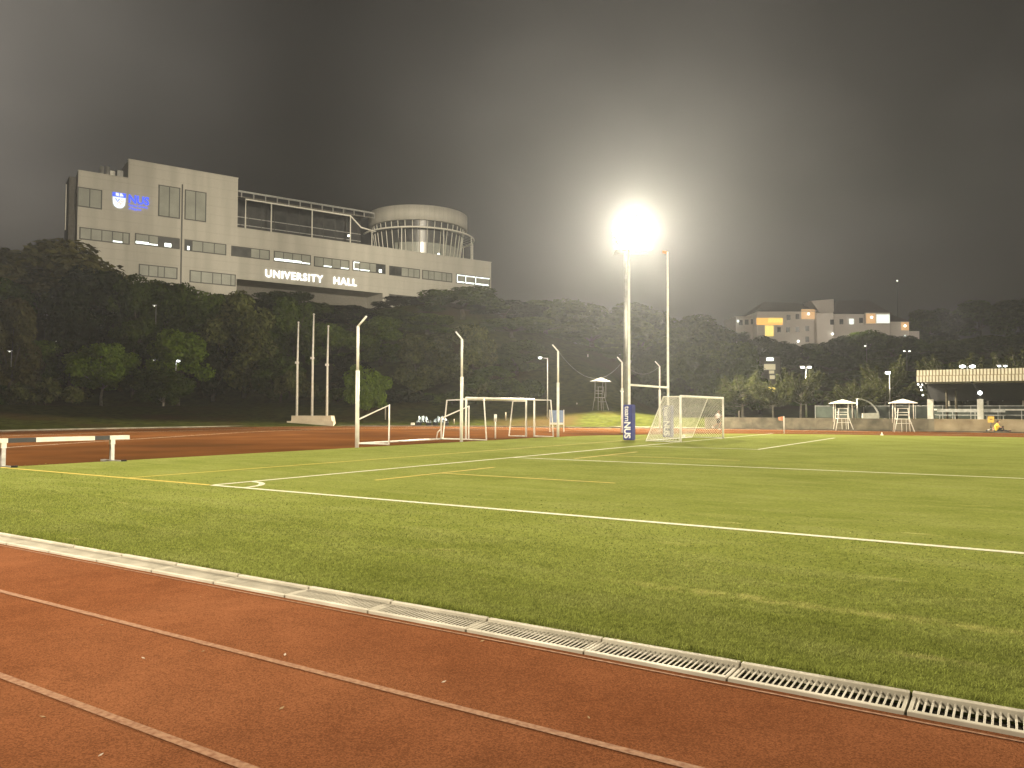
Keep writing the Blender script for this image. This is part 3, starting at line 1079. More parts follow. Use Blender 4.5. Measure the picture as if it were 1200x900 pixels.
# ------------------------------------------------------------------ steeplechase barrier at the left
ha, hb = G(3, 548), G(131, 541)
dh = hb - ha
Lh = dh.length
t = thing('steeplechase_barrier', 'wide black and white barrier standing at the left edge of the turf', 'barrier', ha, math.atan2(dh.y, dh.x))
for x in (0, Lh):
    l = MB()
    l.box((x - .055, -.05, 0.06), (x + .055, .05, .70))
    lo = part(l, 'leg', M_GALV, t)
    part(MB().box((x - .06, -.65, 0.0), (x + .06, .55, .06)), 'foot', M_GALV, t)
    part(MB().box((x - .075, -.72, 0.0), (x + .075, -.655, .085)), 'rubber_end', M_BLACK, t)
    part(MB().box((x - .07, -.058, .56), (x + .07, .058, .706)), 'bracket', M_STEEL_W, t)
segs = [(-.60, .18, 'w'), (.18, .82, 'b'), (.82, 2.72, 'w'), (2.72, 3.24, 'b'), (3.24, Lh + .55, 'w')]
segs = [(-.55, .10 * Lh / 3.2, 'w'), (.10 * Lh / 3.2, .27 * Lh, 'b'), (.27 * Lh, .815 * Lh, 'w'), (.815 * Lh, .965 * Lh, 'b'), (.965 * Lh, Lh + .55, 'w')]
for i, (a, b, c) in enumerate(segs):
    part(MB().box((a + (.0 if i == 0 else .001), -.064, .708), (b - .001, .064, .838)), 'bar_section', M_STEEL_W if c == 'w' else M_DARK, t,
         label='white bar section' if c == 'w' else 'black bar section')

# ------------------------------------------------------------------ flag poles and plinth
pl = G(338, 499.2)
pr = G(391, 499.4)
pc = (pl + pr) * 0.5
wpl = (pr - pl).length
mb = MB()
rzp = math.atan2((pr - pl).y, (pr - pl).x)
mb.prism([(-wpl / 2, 0), (-wpl / 2 + .3, .62), (-wpl / 2 + .3, 1.08), (wpl / 2 - .3, 1.08), (wpl / 2 - .05, 0)], 0.0, 1.3, axis='y')
mb.box((-wpl / 2 - .1, -.25, 0), (wpl / 2 + .05, -.003, .52))
single(mb, 'flagpole_plinth', M_PLINTH, 'cream concrete plinth under the three flag poles', 'plinth', pc, rzp)
for k, (px, ptop, lb) in enumerate(((347.8, 378.5, 'bare white flag pole on the left end of the cream plinth'), (365.7, 369, 'tallest white flag pole, in the middle of the cream plinth'),
                                    (383.0, 383, 'bare white flag pole on the right end of the cream plinth'))):
    Yp = pc.y + 0.6
    b = at(px, 487, Yp)
    top = at(px, ptop, Yp).z
    t = thing('flag_pole', lb, 'flag pole', (b.x, Yp, 1.08), 0, 'flag poles on the plinth')
    hh = top - 1.08
    part(MB().tube([(0, 0, 0), (0, 0, hh * .55), (0.06, 0, hh)], [.13, .11, .07], 10), 'pole', M_STEEL_W, t)
    part(MB().sphere((0.06, 0, hh + .06), .11, 8, 6), 'finial', M_STEEL_W, t)
    part(MB().box((-.22, -.12, hh * .56), (.14, .12, hh * .56 + .22)), 'pulley_clamp', M_STEEL_W, t)

# ------------------------------------------------------------------ covered carts at the bank foot
def cart(px0, px1, ptop, Y, label, tarp_mat, seed):
    rr = random.Random(seed)
    a, b = at(px0, 497, Y), at(px1, 497, Y)
    w = b.x - a.x
    zt = at(px0, ptop, Y).z
    z0 = H((a.x + b.x) / 2, Y)
    z0 = max(z0, 0.0)
    t = thing('covered_cart', label, 'cart', ((a.x + b.x) / 2, Y, z0), 0, 'covered carts at the foot of the bank')
    hgt = zt - z0
    part(MB().box((-w * .46, -.5, hgt * .30), (w * .46, .5, hgt * .52)), 'bed', M_DARK, t)
    for x in (-w * .32, w * .32):
        part(MB().tube([(x, -.55, .26), (x, -.42, .26)], .26, 14), 'wheel', M_BLACK, t)
        part(MB().tube([(x, .42, .26), (x, .55, .26)], .26, 14), 'wheel', M_BLACK, t)
    # crumpled cover as a height field
    nx, ny = 16, 9
    vs = []
    for j in range(ny):
        for i in range(nx):
            x = -w / 2 + w * i / (nx - 1)
            y = -.6 + 1.2 * j / (ny - 1)
            e = max(abs(x) / (w / 2), abs(y) / .6)
            z = hgt * (0.90 - 0.25 * abs(x) / (w / 2) - .45 * max(0, (e - .6) / .4)) + rr.uniform(-.15, .13) + .12 * math.sin(i * 1.7 + seed) - .2 * (i / nx)
            vs.append((x, y, max(z, hgt * .34)))
    fs = [(j * nx + i, j * nx + i + 1, (j + 1) * nx + i + 1, (j + 1) * nx + i) for j in range(ny - 1) for i in range(nx - 1)]
    part(MB().add(vs, fs, False), 'tarpaulin', tarp_mat, t)
    return t


cart(487.5, 505.5, 486, 83.5, 'dark cart under a crumpled pale blue cover at the bank foot', M_TARP, 3)
cart(507, 526, 486.5, 84.2, 'dark cart with a whitish crumpled cover behind the sloping frame', M_TARP, 5)
bx = at(483.5, 497, 82.6)
o = part(MB().box((-.18, -.15, 0), (.18, .15, .26)), 'white_box', M_STEEL_W, None, bevel=.02)
o.location = (bx.x, bx.y, 0.1)
tag(o, 'small white box on the kerb left of the covered carts', 'box')

# wooden stakes on the slope
for (px, py0, py1, Y, lb) in ((532, 491, 497, 85, 'short pale stake beside the covered carts'), (592.5, 483, 493, 86, 'short pale stake seen between the bare goal frames'),
                              (676, 472, 479, 95, 'short pale stake on the grass slope below the lit walkway'), (866, 481, 489, 82, 'thin pale stake behind the wall left of the corner flag'),
                              (451.5, 477, 492, 85, 'short pale stake between the sloping sides of the white frame')):
    b, tp = at(px, py1, Y), at(px, py0, Y)
    single(MB().tube([(0, 0, 0), (0, 0, tp.z - b.z)], .07, 7), 'wooden_stake', M_WOOD, lb, 'stake', (b.x, b.y, b.z), 0, 'short stakes on the slope')

# ------------------------------------------------------------------ umpire chairs
def chair_parts(t):
    s = 1.0
    # four leaning legs, front pair splayed
    for x in (-.52, .52):
        part(MB().tube([(x * 1.45, -.55, 0), (x * .9, -.15, 1.05), (x * .7, .0, 1.95)], .035, 6), 'leg', M_STEEL_W, t)
        part(MB().tube([(x * 1.25, .75, 0), (x * 1.0, .45, 1.25), (x * 1.05, .35, 2.42)], .035, 6), 'leg', M_STEEL_W, t)
    part(MB().box((-.5, -.25, 1.03), (.5, .45, 1.09)), 'seat', M_STEEL_W, t)
    b = MB()
    for z in (1.4, 1.62, 1.95):
        b.tube([(-.45, .4 if z < 1.9 else .0, z), (.45, .4 if z < 1.9 else .0, z)], .028, 6)
    part(b, 'backrest', M_STEEL_W, t)
    r = MB()
    for z in (.7,):
        r.tube([(-.62 + z * .12, -.42 + z * .25, z), (.62 - z * .12, -.42 + z * .25, z)], .024, 6)
    part(r, 'step', M_STEEL_W, t)
    part(MB().tube([(-.15, -.3, 0), (-.15, -.15, 1.03)], .022, 6), 'ladder_rail', M_STEEL_W, t)
    part(MB().tube([(.2, -.3, 0), (.2, -.15, 1.03)], .022, 6), 'ladder_rail', M_STEEL_W, t)
    for x in (-.78, .82):
        part(MB().tube([(x, .1, 1.1 if x > 0 else .75), (x * .97, .1, 2.45)], .035, 6), 'roof_post', M_STEEL_W, t)
    rf = MB()
    z0, z1 = 2.42, 2.74
    rf.add([(-1.0, -.7, z0), (1.0, -.7, z0), (1.0, .8, z0), (-1.0, .8, z0), (-.06, .05, z1), (.06, .05, z1),
            (-1.0, -.7, z0 - .05), (1.0, -.7, z0 - .05), (1.0, .8, z0 - .05), (-1.0, .8, z0 - .05)],
           [(0, 1, 5, 4), (1, 2, 5), (2, 3, 4, 5), (3, 0, 4), (0, 6, 7, 1), (1, 7, 8, 2), (2, 8, 9, 3), (3, 9, 6, 0), (9, 8, 7, 6)])
    part(rf, 'roof', M_STEEL_W, t)


c1, c2 = G(988, 504.4), G(1058.5, 506)
ch = thing('roofed_lookout_chair', 'white roofed lookout chair on the far track in front of the curved shelter', 'lookout chair', c1, -0.15, 'white roofed lookout chairs')
chair_parts(ch)
dup(ch, c2, -0.30, 'white roofed lookout chair on the far track beside the open pavilion')
p3 = at(704, 480, 79)
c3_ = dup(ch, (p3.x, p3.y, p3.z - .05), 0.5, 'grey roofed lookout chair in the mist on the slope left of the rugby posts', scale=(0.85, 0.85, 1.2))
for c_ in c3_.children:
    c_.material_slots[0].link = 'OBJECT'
    c_.material_slots[0].material = M_MAST  # white chair darkened in colour to look dim in the mist

# ------------------------------------------------------------------ wall, shelter, backpack behind the far track
def wall_box(v0, v1, label, mat):
    o = MB()
    o.box((v0, 0, 0), (v1, .45, .98))
    # capping and shallow piers
    o.box((v0, -.05, .98), (v1, .5, 1.06))
    k = v0 + 1.5
    while k < v1:
        o.box((k, -.06, 0), (k + .25, .0 - .001, .979))
        k += 3.0
    return single(o, 'retaining_wall', mat, label, 'wall', F(65.6, 0, 0), -TH)


M_WALL = noise_mat('stained_wall', (0.17, 0.155, 0.12), (0.30, 0.275, 0.21), scale=0.9, rough=0.9, bump=0.5, c3=(0.11, 0.105, 0.08), scale3=0.7)
M_WALL2 = noise_mat('cleaner_wall', (0.34, 0.28, 0.19), (0.48, 0.41, 0.29), scale=0.8, rough=0.9, bump=0.3, c3=(0.26, 0.21, 0.14), scale3=0.5)
wall_box(-11, 9.3, 'long stained retaining wall behind the far straight of the track', M_WALL)
wall_box(9.3, 60, 'cleaner sandy retaining wall in front of the open pavilion', M_WALL2)

sh = at(1016, 489, 78)
t = thing('curved_shelter', 'team shelter with a curved clear roof between the two lookout chairs', 'shelter', (sh.x, sh.y, 0.9), -TH + .2)
w = 1.5
prof = [(-.9, 2.05)] + [(-.9 + 2.0 * math.sin(a), .05 + 2.0 * math.cos(a)) for a in np.linspace(0.0, PI / 2 * .95, 8)]
# ribs run across: profile in x, shelter length in y
M_CLEAR, _nt, _b = new_mat('clear_polycarbonate')
_b.inputs['Base Color'].default_value = (0.55, 0.62, 0.64, 1)
_b.inputs['Alpha'].default_value = 0.6
_b.inputs['Roughness'].default_value = 0.15
n_ = len(prof)
mbx = MB()
mbx.add([(x, -.9, z) for x, z in prof] + [(x, .9, z) for x, z in prof], [(i, i + 1, n_ + i + 1, n_ + i) for i in range(n_ - 1)], True)
part(mbx, 'clear_roof', M_CLEAR, t)
for y in (-.9, 0.0, .9):
    part(MB().tube([(x, y, z) for x, z in prof], .035, 6), 'rib', M_GALV, t)
for y in (-.9, .9):
    part(MB().tube([(-.9, y, 0), (-.9, y, 2.05)], .04, 6), 'post', M_GALV, t)
part(MB().box((-.45, -.88, .0), (1.04, .88, .62)), 'bench_box', M_STEEL_W, t)

bp = at(933, 499, 74.2)
t = thing('backpack', 'black backpack with a pale stripe leaning on the stained wall', 'backpack', (bp.x, bp.y, 0.08), .1)
bk = MB().sphere((0, 0, .36), .36, 14, 10, (.68, .45, 1.0))
part(bk, 'bag_body', M_CLOTHD, t)
part(MB().sphere((0, -.13, .24), .2, 12, 8, (.95, .5, .8)), 'front_pocket', M_CLOTHD, t)
part(MB().box((-.13, -.245, .36), (.13, -.175, .40)), 'stripe', M_STEEL_W, t)
for x in (-.1, .1):
    part(MB().tube([(x, -.0, .70), (x * 1.6, -.2, .74), (x * 1.8, -.26, .5)], .025, 6), 'strap', M_CLOTHD, t)

# ------------------------------------------------------------------ pavilion
pv = F(71.5, 7.0, 0.9)
t = thing('open_pavilion', 'open pavilion with a cream ribbed roof edge at the right', 'pavilion', pv, -TH)
PLen = 26.0
z0, z1, z2 = 3.42, 4.15, 4.85


def P2(px, py, u):
    d = ray(px, py)
    o = Vector((0, 0, CAMH))
    nrm = Vector((Ud.x, Ud.y, 0))
    p0 = F(u, 0)
    k = (p0 - o).dot(nrm) / d.dot(nrm)
    p = o + d * k
    return UV(p)[1], p.z


v_l, zt_ = P2(1074, 434, 71.5)
_, zb_ = P2(1072, 448, 71.5)
v_l0 = v_l
zt_, zb_ = zt_ - 0.9, zb_ - 0.9
zm_ = (zt_ * .52 + zb_ * .48)
xl = v_l - 7.0
rf = MB()
# ribbed fascia: corrugated sheet in two courses
xs = np.arange(xl, xl + PLen, 0.27)
for i, x in enumerate(xs):
    rf.box((x, -.08, zb_), (x + .17, -.0, zm_ - .03))
    rf.box((x + .03, .0, zm_ + .03), (x + .20, .08, zt_))
part(rf, 'ribbed_fascia', M_PANELROOF, t)
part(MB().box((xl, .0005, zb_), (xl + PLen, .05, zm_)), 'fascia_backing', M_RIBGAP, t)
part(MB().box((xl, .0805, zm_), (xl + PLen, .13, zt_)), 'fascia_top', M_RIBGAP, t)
rf = MB()
rf.add([(xl, .131, zt_ - .05), (xl + PLen, .131, zt_ - .05), (xl + PLen, 9, zt_ - .9), (xl, 9, zt_ - .9),
        (xl, .131, zt_ - .15), (xl + PLen, .131, zt_ - .15), (xl + PLen, 9, zt_ - 1.0), (xl, 9, zt_ - 1.0)],
       [(0, 1, 2, 3), (7, 6, 5, 4), (0, 4, 5, 1), (1, 5, 6, 2), (2, 6, 7, 3), (3, 7, 4, 0)])
part(rf, 'roof_sheet', M_GALV, t)
part(MB().box((xl + .2, 8.9, 1.9), (xl + PLen, 9.0, zt_ - 1.01)), 'rear_board', M_DARK, t)
for k in range(4):
    y = 1.4 + k * 2.0
    zz = zt_ - .15 - .85 * (y / 9)
    part(MB().box((xl + .1, y, zz - .22), (xl + PLen, y + .1, zz - .02)), 'purlin', M_GALV, t)
cols = [P2(1090.5, 490, 72.2)[0] - 7.0]
c_b = P2(1149, 490, 72.2)[0] - 7.0
sp_ = c_b - cols[0]
cols += [cols[0] + sp_ * k for k in (1, 2, 3)]
for i, x in enumerate(cols):
    part(MB().box((x - .25, .6, -.1), (x + .25, 1.05, 1.95)), 'column', M_STEEL_W, t, bevel=.02)
    part(MB().tube([(x, .8, 1.95), (x - .15, .6, 2.6), (x - .7, .3, zb_ + .1)], .06, 6), 'strut', M_DARK, t)
    part(MB().tube([(x + .3, 1.2, -.1), (x + .1, 1.1, 1.9)], .07, 6), 'rear_strut', M_GALV, t)
    if i < 2:
        lz = at(1149, 461, 76).z if i == 1 else 3.1
        if i == 1:
            part(MB().sphere((x + .0, .45, P2(1149, 460.5, 72)[1] - .9), .17, 12, 8), 'lamp', M_STREET, t)
for k, (px, py) in enumerate(((1076, 450.5), (1081, 450.5), (1079, 453.5), (1080, 457), (1081.5, 463))):
    vv, zz = P2(px, py, 72.0)
    part(MB().sphere((vv - 7.0, .5, zz - .9), .085, 8, 6), 'lamp', M_STREET_DIM, t)
part(MB().tube([(cols[0] + 1.0, 7, -.1), (cols[0] + 1.0, 7, 3.0)], .12, 8), 'rear_column', M_BARK, t)
part(MB().tube([(cols[1] - 2.2, 7, -.1), (cols[1] - 2.2, 7, 3.0)], .12, 8), 'rear_column', M_BARK, t)
bn = MB()
bn.box((xl + 1.4, 3.0, .42), (xl + 7, 3.5, .48))
bn.box((xl + 1.4, 3.6, .75), (xl + 7, 3.68, 1.05))
for x in np.arange(xl + 1.6, xl + 7, 1.3):
    bn.box((x, 3.05, -.1), (x + .08, 3.45, .419))
part(bn, 'bench', M_GALV, t)

# railing and fence behind the pavilion
rl = MB()
yb = 11.0
t2 = thing('metal_railing', 'pale metal railing running behind the open pavilion', 'railing', F(71.5 + 6.0, 7.0, 0.9), -TH)
part(MB().box((xl + 0.6, -.05, .92), (xl + 24, .05, 1.06)), 'top_rail', M_STEEL_W, t2)
part(MB().box((xl + 0.6, -.03, .45), (xl + 24, .03, .51)), 'lower_rail', M_GALV, t2)
rr = MB()
for x in np.arange(xl + .7, xl + 24, 1.9):
    part(MB().box((x - .035, -.045, -.1), (x + .035, .045, .919)), 'rail_post', M_GALV, t2)
t3 = thing('sheet_fence', 'low teal sheet fence behind the pavilion and the shelter', 'fence', F(81, 7.0, 0.9), -TH)
for k in range(14):
    x = -10.5 + k * 2.5
    part(MB().box((x + .03, -.02, .1), (x + 2.44, .02, 1.35)), 'sheet', M_TEAL, t3)
    part(MB().box((x - .03, -.04, -.1), (x + .029, .04, 1.45)), 'fence_post', M_GALV, t3)
part(MB().box((-10.5, -.045, 1.36), (24.5, .045, 1.42)), 'top_rail', M_GALV, t3)

# ------------------------------------------------------------------ people
def blob_person(name, chains, spheres, mat):
    """one continuous body: tubes and spheres fused by a voxel remesh"""
    mb = MB()
    for pts, rs in chains:
        mb.tube(pts, rs, 10)
        for p, r in zip(pts, rs):
            mb.sphere(p, r * 1.0, 10, 8)
    for c, r, sc in spheres:
        mb.sphere(c, r, 14, 10, sc)
    me = mb.mesh(name, mat)
    o = bpy.data.objects.new(name, me)
    COL.objects.link(o)
    md = o.modifiers.new('fuse', 'REMESH')
    md.mode = 'VOXEL'
    md.voxel_size = 0.014
    sm = o.modifiers.new('soft', 'SMOOTH')
    sm.iterations = 3
    dg = bpy.context.evaluated_depsgraph_get()
    dg.update()
    me2 = bpy.data.meshes.new_from_object(o.evaluated_get(dg))
    me2.name = name
    bpy.data.objects.remove(o)
    for p in me2.polygons:
        p.use_smooth = True
    me2.materials.clear()
    me2.materials.append(mat)
    return me2


def hand(chains, wrist, d, side):
    wrist, d, side = Vector(wrist), Vector(d).normalized(), Vector(side).normalized()
    chains.append(([wrist, wrist + d * .09], [.026, .034]))
    for k in range(4):
        b = wrist + d * .085 + side * (-.026 + k * .0175)
        ln = (.06, .072, .068, .052)[k]
        chains.append(([b, b + d * ln * .6, b + d * ln], [.0095, .009, .008]))
    th = wrist + d * .03 + side * .03
    chains.append(([th, th + (d + side) * .035], [.011, .009]))


def runner(loc, rz, label):
    t = thing('person', label, 'person', loc, rz)
    ch = []
    hip = Vector((0, 0, .93))
    ch.append(([(0, 0, .92), (0, .01, 1.08), (0, -.0, 1.25), (0, -.03, 1.42)], [.135, .12, .145, .12]))
    ch.append(([(0, -.03, 1.42), (0, -.04, 1.55)], [.06, .055]))
    # left leg forward, right leg back (running towards -y)
    ch.append(([(-.09, 0, .92), (-.1, -.28, .62), (-.1, -.12, .2)], [.095, .062, .04]))
    ch.append(([(-.1, -.12, .2), (-.1, -.14, .06), (-.1, -.27, .03)], [.04, .04, .032]))
    ch.append(([(.09, 0, .92), (.1, .1, .52), (.1, .42, .34)], [.095, .062, .04]))
    ch.append(([(.1, .42, .34), (.1, .5, .3), (.1, .52, .17)], [.04, .04, .03]))
    ch.append(([(-.19, -.02, 1.40), (-.24, .2, 1.17), (-.2, .02, 1.02)], [.055, .042, .03]))
    ch.append(([(.19, -.02, 1.40), (.25, -.12, 1.14), (.17, -.33, 1.22)], [.055, .042, .03]))
    hand(ch, (-.2, .02, 1.02), (0.2, -.8, -.3), (1, 0, 0))
    hand(ch, (.17, -.33, 1.22), (-.2, -.7, .4), (-1, 0, 0))
    sp = [((0, -.05, 1.655), .105, (.82, .98, 1.12)), ((0, -.155, 1.645), .018, (1, 1.1, 1.2)), ((-.088, -.04, 1.65), .024, (.5, .9, 1.3)), ((.088, -.04, 1.65), .024, (.5, .9, 1.3)),
          ((0, 0, .95), .15, (1.1, .85, .9))]
    link('body', blob_person('body', ch, sp, M_SKIN), t)
    sh = [([(0, .01, .95), (0, .01, 1.1), (0, 0, 1.26), (0, -.02, 1.41)], [.15, .14, .165, .125]),
          ([(-.12, -.02, 1.42), (-.19, -.02, 1.40), (-.225, .12, 1.27)], [.07, .072, .066]), ([(.12, -.02, 1.42), (.19, -.02, 1.40), (.225, -.08, 1.26)], [.07, .072, .066])]
    link('shirt', blob_person('shirt', sh, [], M_SHIRTW), t)
    so = [([(0, 0, .98), (0, 0, .88)], [.16, .16]), ([(-.09, 0, .9), (-.1, -.2, .71)], [.115, .095]), ([(.09, 0, .9), (.1, .07, .64)], [.115, .095])]
    link('shorts', blob_person('shorts', so, [], M_CLOTHD), t)
    link('hair', blob_person('hair', [], [((0, -.02, 1.70), .105, (.88, .98, .9))], M_HAIR), t)
    for x, p in ((-.1, (-.1, -.2, .045)), (.1, (.1, .53, .2))):
        link('shoe', blob_person('shoe', [([(p[0], p[1] + .08, p[2] + .02), (p[0], p[1] - .1, p[2])], [.052, .045])], [], M_SHIRTW), t)
    return t


jp = at(841.5, 502.6, 71)
runner((jp.x, jp.y, 0.0), 0.9, 'person jogging in a white top and dark shorts beyond the netted goal')


def sitter(loc, rz, label):
    # sits on the ground facing +x with one leg stretched out, leaning on the hands behind
    t = thing('person', label, 'person', loc, rz)
    ch = []
    ch.append(([(0, 0, .13), (-.06, 0, .3), (-.06, 0, .48), (-.0, 0, .6)], [.14, .125, .145, .115]))
    ch.append(([(0, 0, .6), (.03, 0, .72)], [.06, .055]))
    ch.append(([(0.02, .09, .11), (.46, .12, .12), (.86, .14, .08)], [.095, .065, .042]))
    ch.append(([(.86, .14, .08), (.92, .14, .06), (.95, .15, .19)], [.042, .042, .032]))
    ch.append(([(0.02, -.09, .11), (.34, -.16, .42), (.42, -.16, .08)], [.095, .065, .042]))
    ch.append(([(.42, -.16, .08), (.44, -.16, .05), (.56, -.17, .03)], [.042, .042, .032]))
    ch.append(([(-.02, .19, .57), (-.2, .24, .36), (-.3, .24, .09)], [.055, .042, .03]))
    ch.append(([(-.02, -.19, .57), (.12, -.26, .36), (.3, -.2, .40)], [.055, .042, .03]))
    hand(ch, (-.3, .24, .09), (-.5, 0, -.35), (0, 1, 0))
    hand(ch, (.3, -.2, .40), (.8, .1, -.1), (0, 1, 0))
    sp = [((.05, 0, .83), .105, (.98, .82, 1.12)), ((.155, 0, .82), .018, (1.1, 1, 1.2)), ((.04, -.088, .825), .024, (.9, .5, 1.3)), ((.04, .088, .825), .024, (.9, .5, 1.3)), ((0, 0, .13), .14, (.9, 1.15, .9))]
    link('body', blob_person('body', ch, sp, M_SKIN), t)
    sh = [([(-.02, 0, .17), (-.07, 0, .32), (-.07, 0, .48), (-.01, 0, .6)], [.15, .142, .162, .12]),
          ([(-.01, .12, .59), (-.02, .19, .57), (-.12, .22, .45)], [.068, .07, .062]), ([(-.01, -.12, .59), (-.02, -.19, .57), (.05, -.23, .45)], [.068, .07, .062])]
    link('shirt', blob_person('shirt', sh, [], M_SHIRTY), t)
    so = [([(0, 0, .13), (.02, 0, .15)], [.155, .155]), ([(.02, .09, .12), (.5, .12, .125), (.84, .14, .085)], [.11, .08, .055]), ([(.02, -.09, .12), (.34, -.16, .42), (.41, -.16, .14)], [.11, .08, .055])]
    link('trousers', blob_person('trousers', so, [], M_CLOTHD), t)
    link('hair', blob_person('hair', [], [((.02, 0, .88), .105, (.98, .9, .9))], M_HAIR), t)
    for p in ((.93, .14, .1), (.5, -.165, .05)):
        link('shoe', blob_person('shoe', [([(p[0] - .06, p[1], p[2]), (p[0] + .07, p[1], p[2])], [.055, .048])], [], M_CLOTHD), t)
    return t


sp0 = at(1169, 503.8, 64.0)
sitter((sp0.x, sp0.y, 0.04), -.25, 'person in a yellow shirt sitting on the ground by the sandy wall')
yb0 = at(1161.5, 503.5, 64.4)
t = thing('yellow_board', 'yellow notice board on a dark post with a wheeled foot beside the sitting person', 'sign', (yb0.x, yb0.y, 0.03), -.2)
part(MB().box((-.24, -.02, .78), (.24, .02, 1.28)), 'board', M_YELLOW, t, bevel=.012)
part(MB().box((-.11, -.026, 1.02), (.11, -.021, 1.08)), 'dark_mark', M_DARK, t)
part(MB().tube([(0, .02, .08), (0, .02, .80)], .035, 8), 'post', M_DARK, t)
part(MB().tube([(-.3, 0, .08), (0, 0, .30), (.3, 0, .08)], .03, 6), 'foot', M_GALV, t)
for x in (-.32, .32):
    part(MB().tube([(x, -.05, .085), (x, .05, .085)], .085, 12), 'wheel', M_DARK, t)

# ------------------------------------------------------------------ floodlight mast and street lamps
LAMP_POS = at(741.3, 273, 88.0)
mz = H(LAMP_POS.x, 88.0)
t = thing('floodlight_mast', 'tall grey floodlight mast with a blazing lamp cluster behind the rugby posts', 'floodlight mast', (LAMP_POS.x - .72, 88.6, mz))
lz = LAMP_POS.z - mz
part(MB().tube([(0, 0, -.3), (0, 0, lz * .5), (0, 0, lz + 1.6)], [.26, .22, .17], 14), 'mast', M_MAST, t)
fr = MB()
rows = [(3, 1.5), (4, .75), (5, 0.0), (4, -.75), (3, -1.5)]
aim = Vector((-.20, -1, -.42)).normalized()
for nrow, dz in rows:
    fr.box((-2.1 + .72, -.35, lz + dz - .05), (2.1 + .72, -.25, lz + dz + .05))
part(fr, 'headframe', M_GALV, t)
part(MB().box((-1.3, -1.7, lz - 2.15), (2.7, .9, lz - 2.08)), 'light_shield_plate', M_MAST, t)  # added plate that keeps the lamp light off the mast below
for nrow, dz in rows:
    for k in range(nrow):
        x = .72 + (k - (nrow - 1) / 2) * .86
        R = aim.to_track_quat('Z', 'Y').to_matrix().to_4x4()
        c = Vector((x, -.62, lz + dz))
        body = MB()
        body.lathe([(0.0, -.42), (.2, -.40), (.40, -.05), (.42, -.01), (.40, -.01)], 16)
        body.v = [tuple(c + R.to_3x3() @ Vector(p)) for p in body.v]
        b = part(body, 'floodlight', M_GALV, t)
        lens = MB()
        lens.lathe([(0.0, .004), (.46, .004)], 16)
        lens.v = [tuple(c + R.to_3x3() @ Vector(p)) for p in lens.v]
        part(lens, 'lens', M_LAMP, b)


def street_lamp(px, pbase, ptop, Y, label, heads=1, arm=0.9, r=.055, dim=False, side=-1, lampr=.16, group='lamp posts around the field'):
    b, tp = at(px, pbase, Y), at(px, ptop, Y)
    z0 = min(b.z, tp.z - 1)
    t = thing('street_lamp', label, 'lamp post', (b.x, Y, z0), 0, group)
    h = tp.z - z0
    part(MB().tube([(0, 0, 0), (0, 0, h)], [r * 1.3, r * .9], 8), 'pole', M_MAST if dim else M_GALV, t)
    sides = (side,) if heads == 1 else (-1, 1)
    for s in sides:
        if arm > 0:
            part(MB().tube([(0, 0, h - .05), (s * arm, 0, h + .05)], r * .6, 6), 'arm', M_GALV, t)
        hd = MB()
        x = s * arm
        hd.box((x - .26, -.13, h + .03), (x + .26, .13, h + .16))
        ho = part(hd, 'lamp_head', M_GALV, t, bevel=.03)
        part(MB().sphere((x, -.05, h - .0), lampr * .68, 10, 8, (1.4, 1, .7)), 'lamp_glass', M_STREET_DIM if dim else M_STREET, ho)
    return t


street_lamp(641.5, 495, 419.5, 88, 'thin lamp post with one long arm behind the bare goal frames', arm=.85, r=.06, lampr=.17)
street_lamp(945, 489, 430.5, 86, 'double-headed lamp post among the feathery trees behind the wall', heads=2, arm=.38, r=.075, lampr=.23)
street_lamp(1043, 480, 437, 83, 'lamp post shining in front of the feathery tree by the pavilion', arm=.2, r=.05, lampr=.30)
street_lamp(1134, 470, 429.5, 86, 'lamp post rising behind the left end of the pavilion roof', heads=2, arm=.55, r=.05, lampr=.32)
street_lamp(1175, 470, 429, 88, 'lamp post rising behind the pavilion roof further right', heads=2, arm=.35, r=.05, lampr=.17)
street_lamp(686.5, 470, 422, 118, 'small lamp post in the mist above the lit walkway', arm=.5, r=.05, lampr=.12, dim=True)
street_lamp(589, 450, 431, 112, 'small lamp post shining through the trees left of the goal frames', arm=.3, r=.05, lampr=.16, side=1)
street_lamp(731.5, 480, 459, 92, 'low lamp post just left of the tall mast', arm=.25, r=.05, lampr=.16, dim=True)
street_lamp(206, 440, 423, 95, 'lamp post shining through the light green tree', arm=.3, r=.05, lampr=.20, side=1)
street_lamp(181.5, 440, 422, 97, 'small lamp post left of the light green tree crown', arm=.2, r=.04, lampr=.09, dim=True)
street_lamp(1016, 440, 405.5, 150, 'small lamp post on the dark hill under the distant hostel', arm=.3, r=.05, lampr=.2, dim=True)
street_lamp(1063, 440, 411.5, 150, 'double lamp post on the dark hill right of the distant hostel', heads=2, arm=.5, r=.05, lampr=.22, dim=True)
street_lamp(67, 430, 400, 108, 'faint lamp post between the trees at the far left', arm=.2, r=.04, lampr=.09, dim=True)
street_lamp(13, 430, 412, 90, 'faint lamp post in front of the leftmost brownish tree', arm=.2, r=.04, lampr=.09, dim=True)
street_lamp(182.5, 380, 358.5, 104, 'faint lamp post in the wood under the left end of the big hall', arm=.2, r=.04, lampr=.1, dim=True)

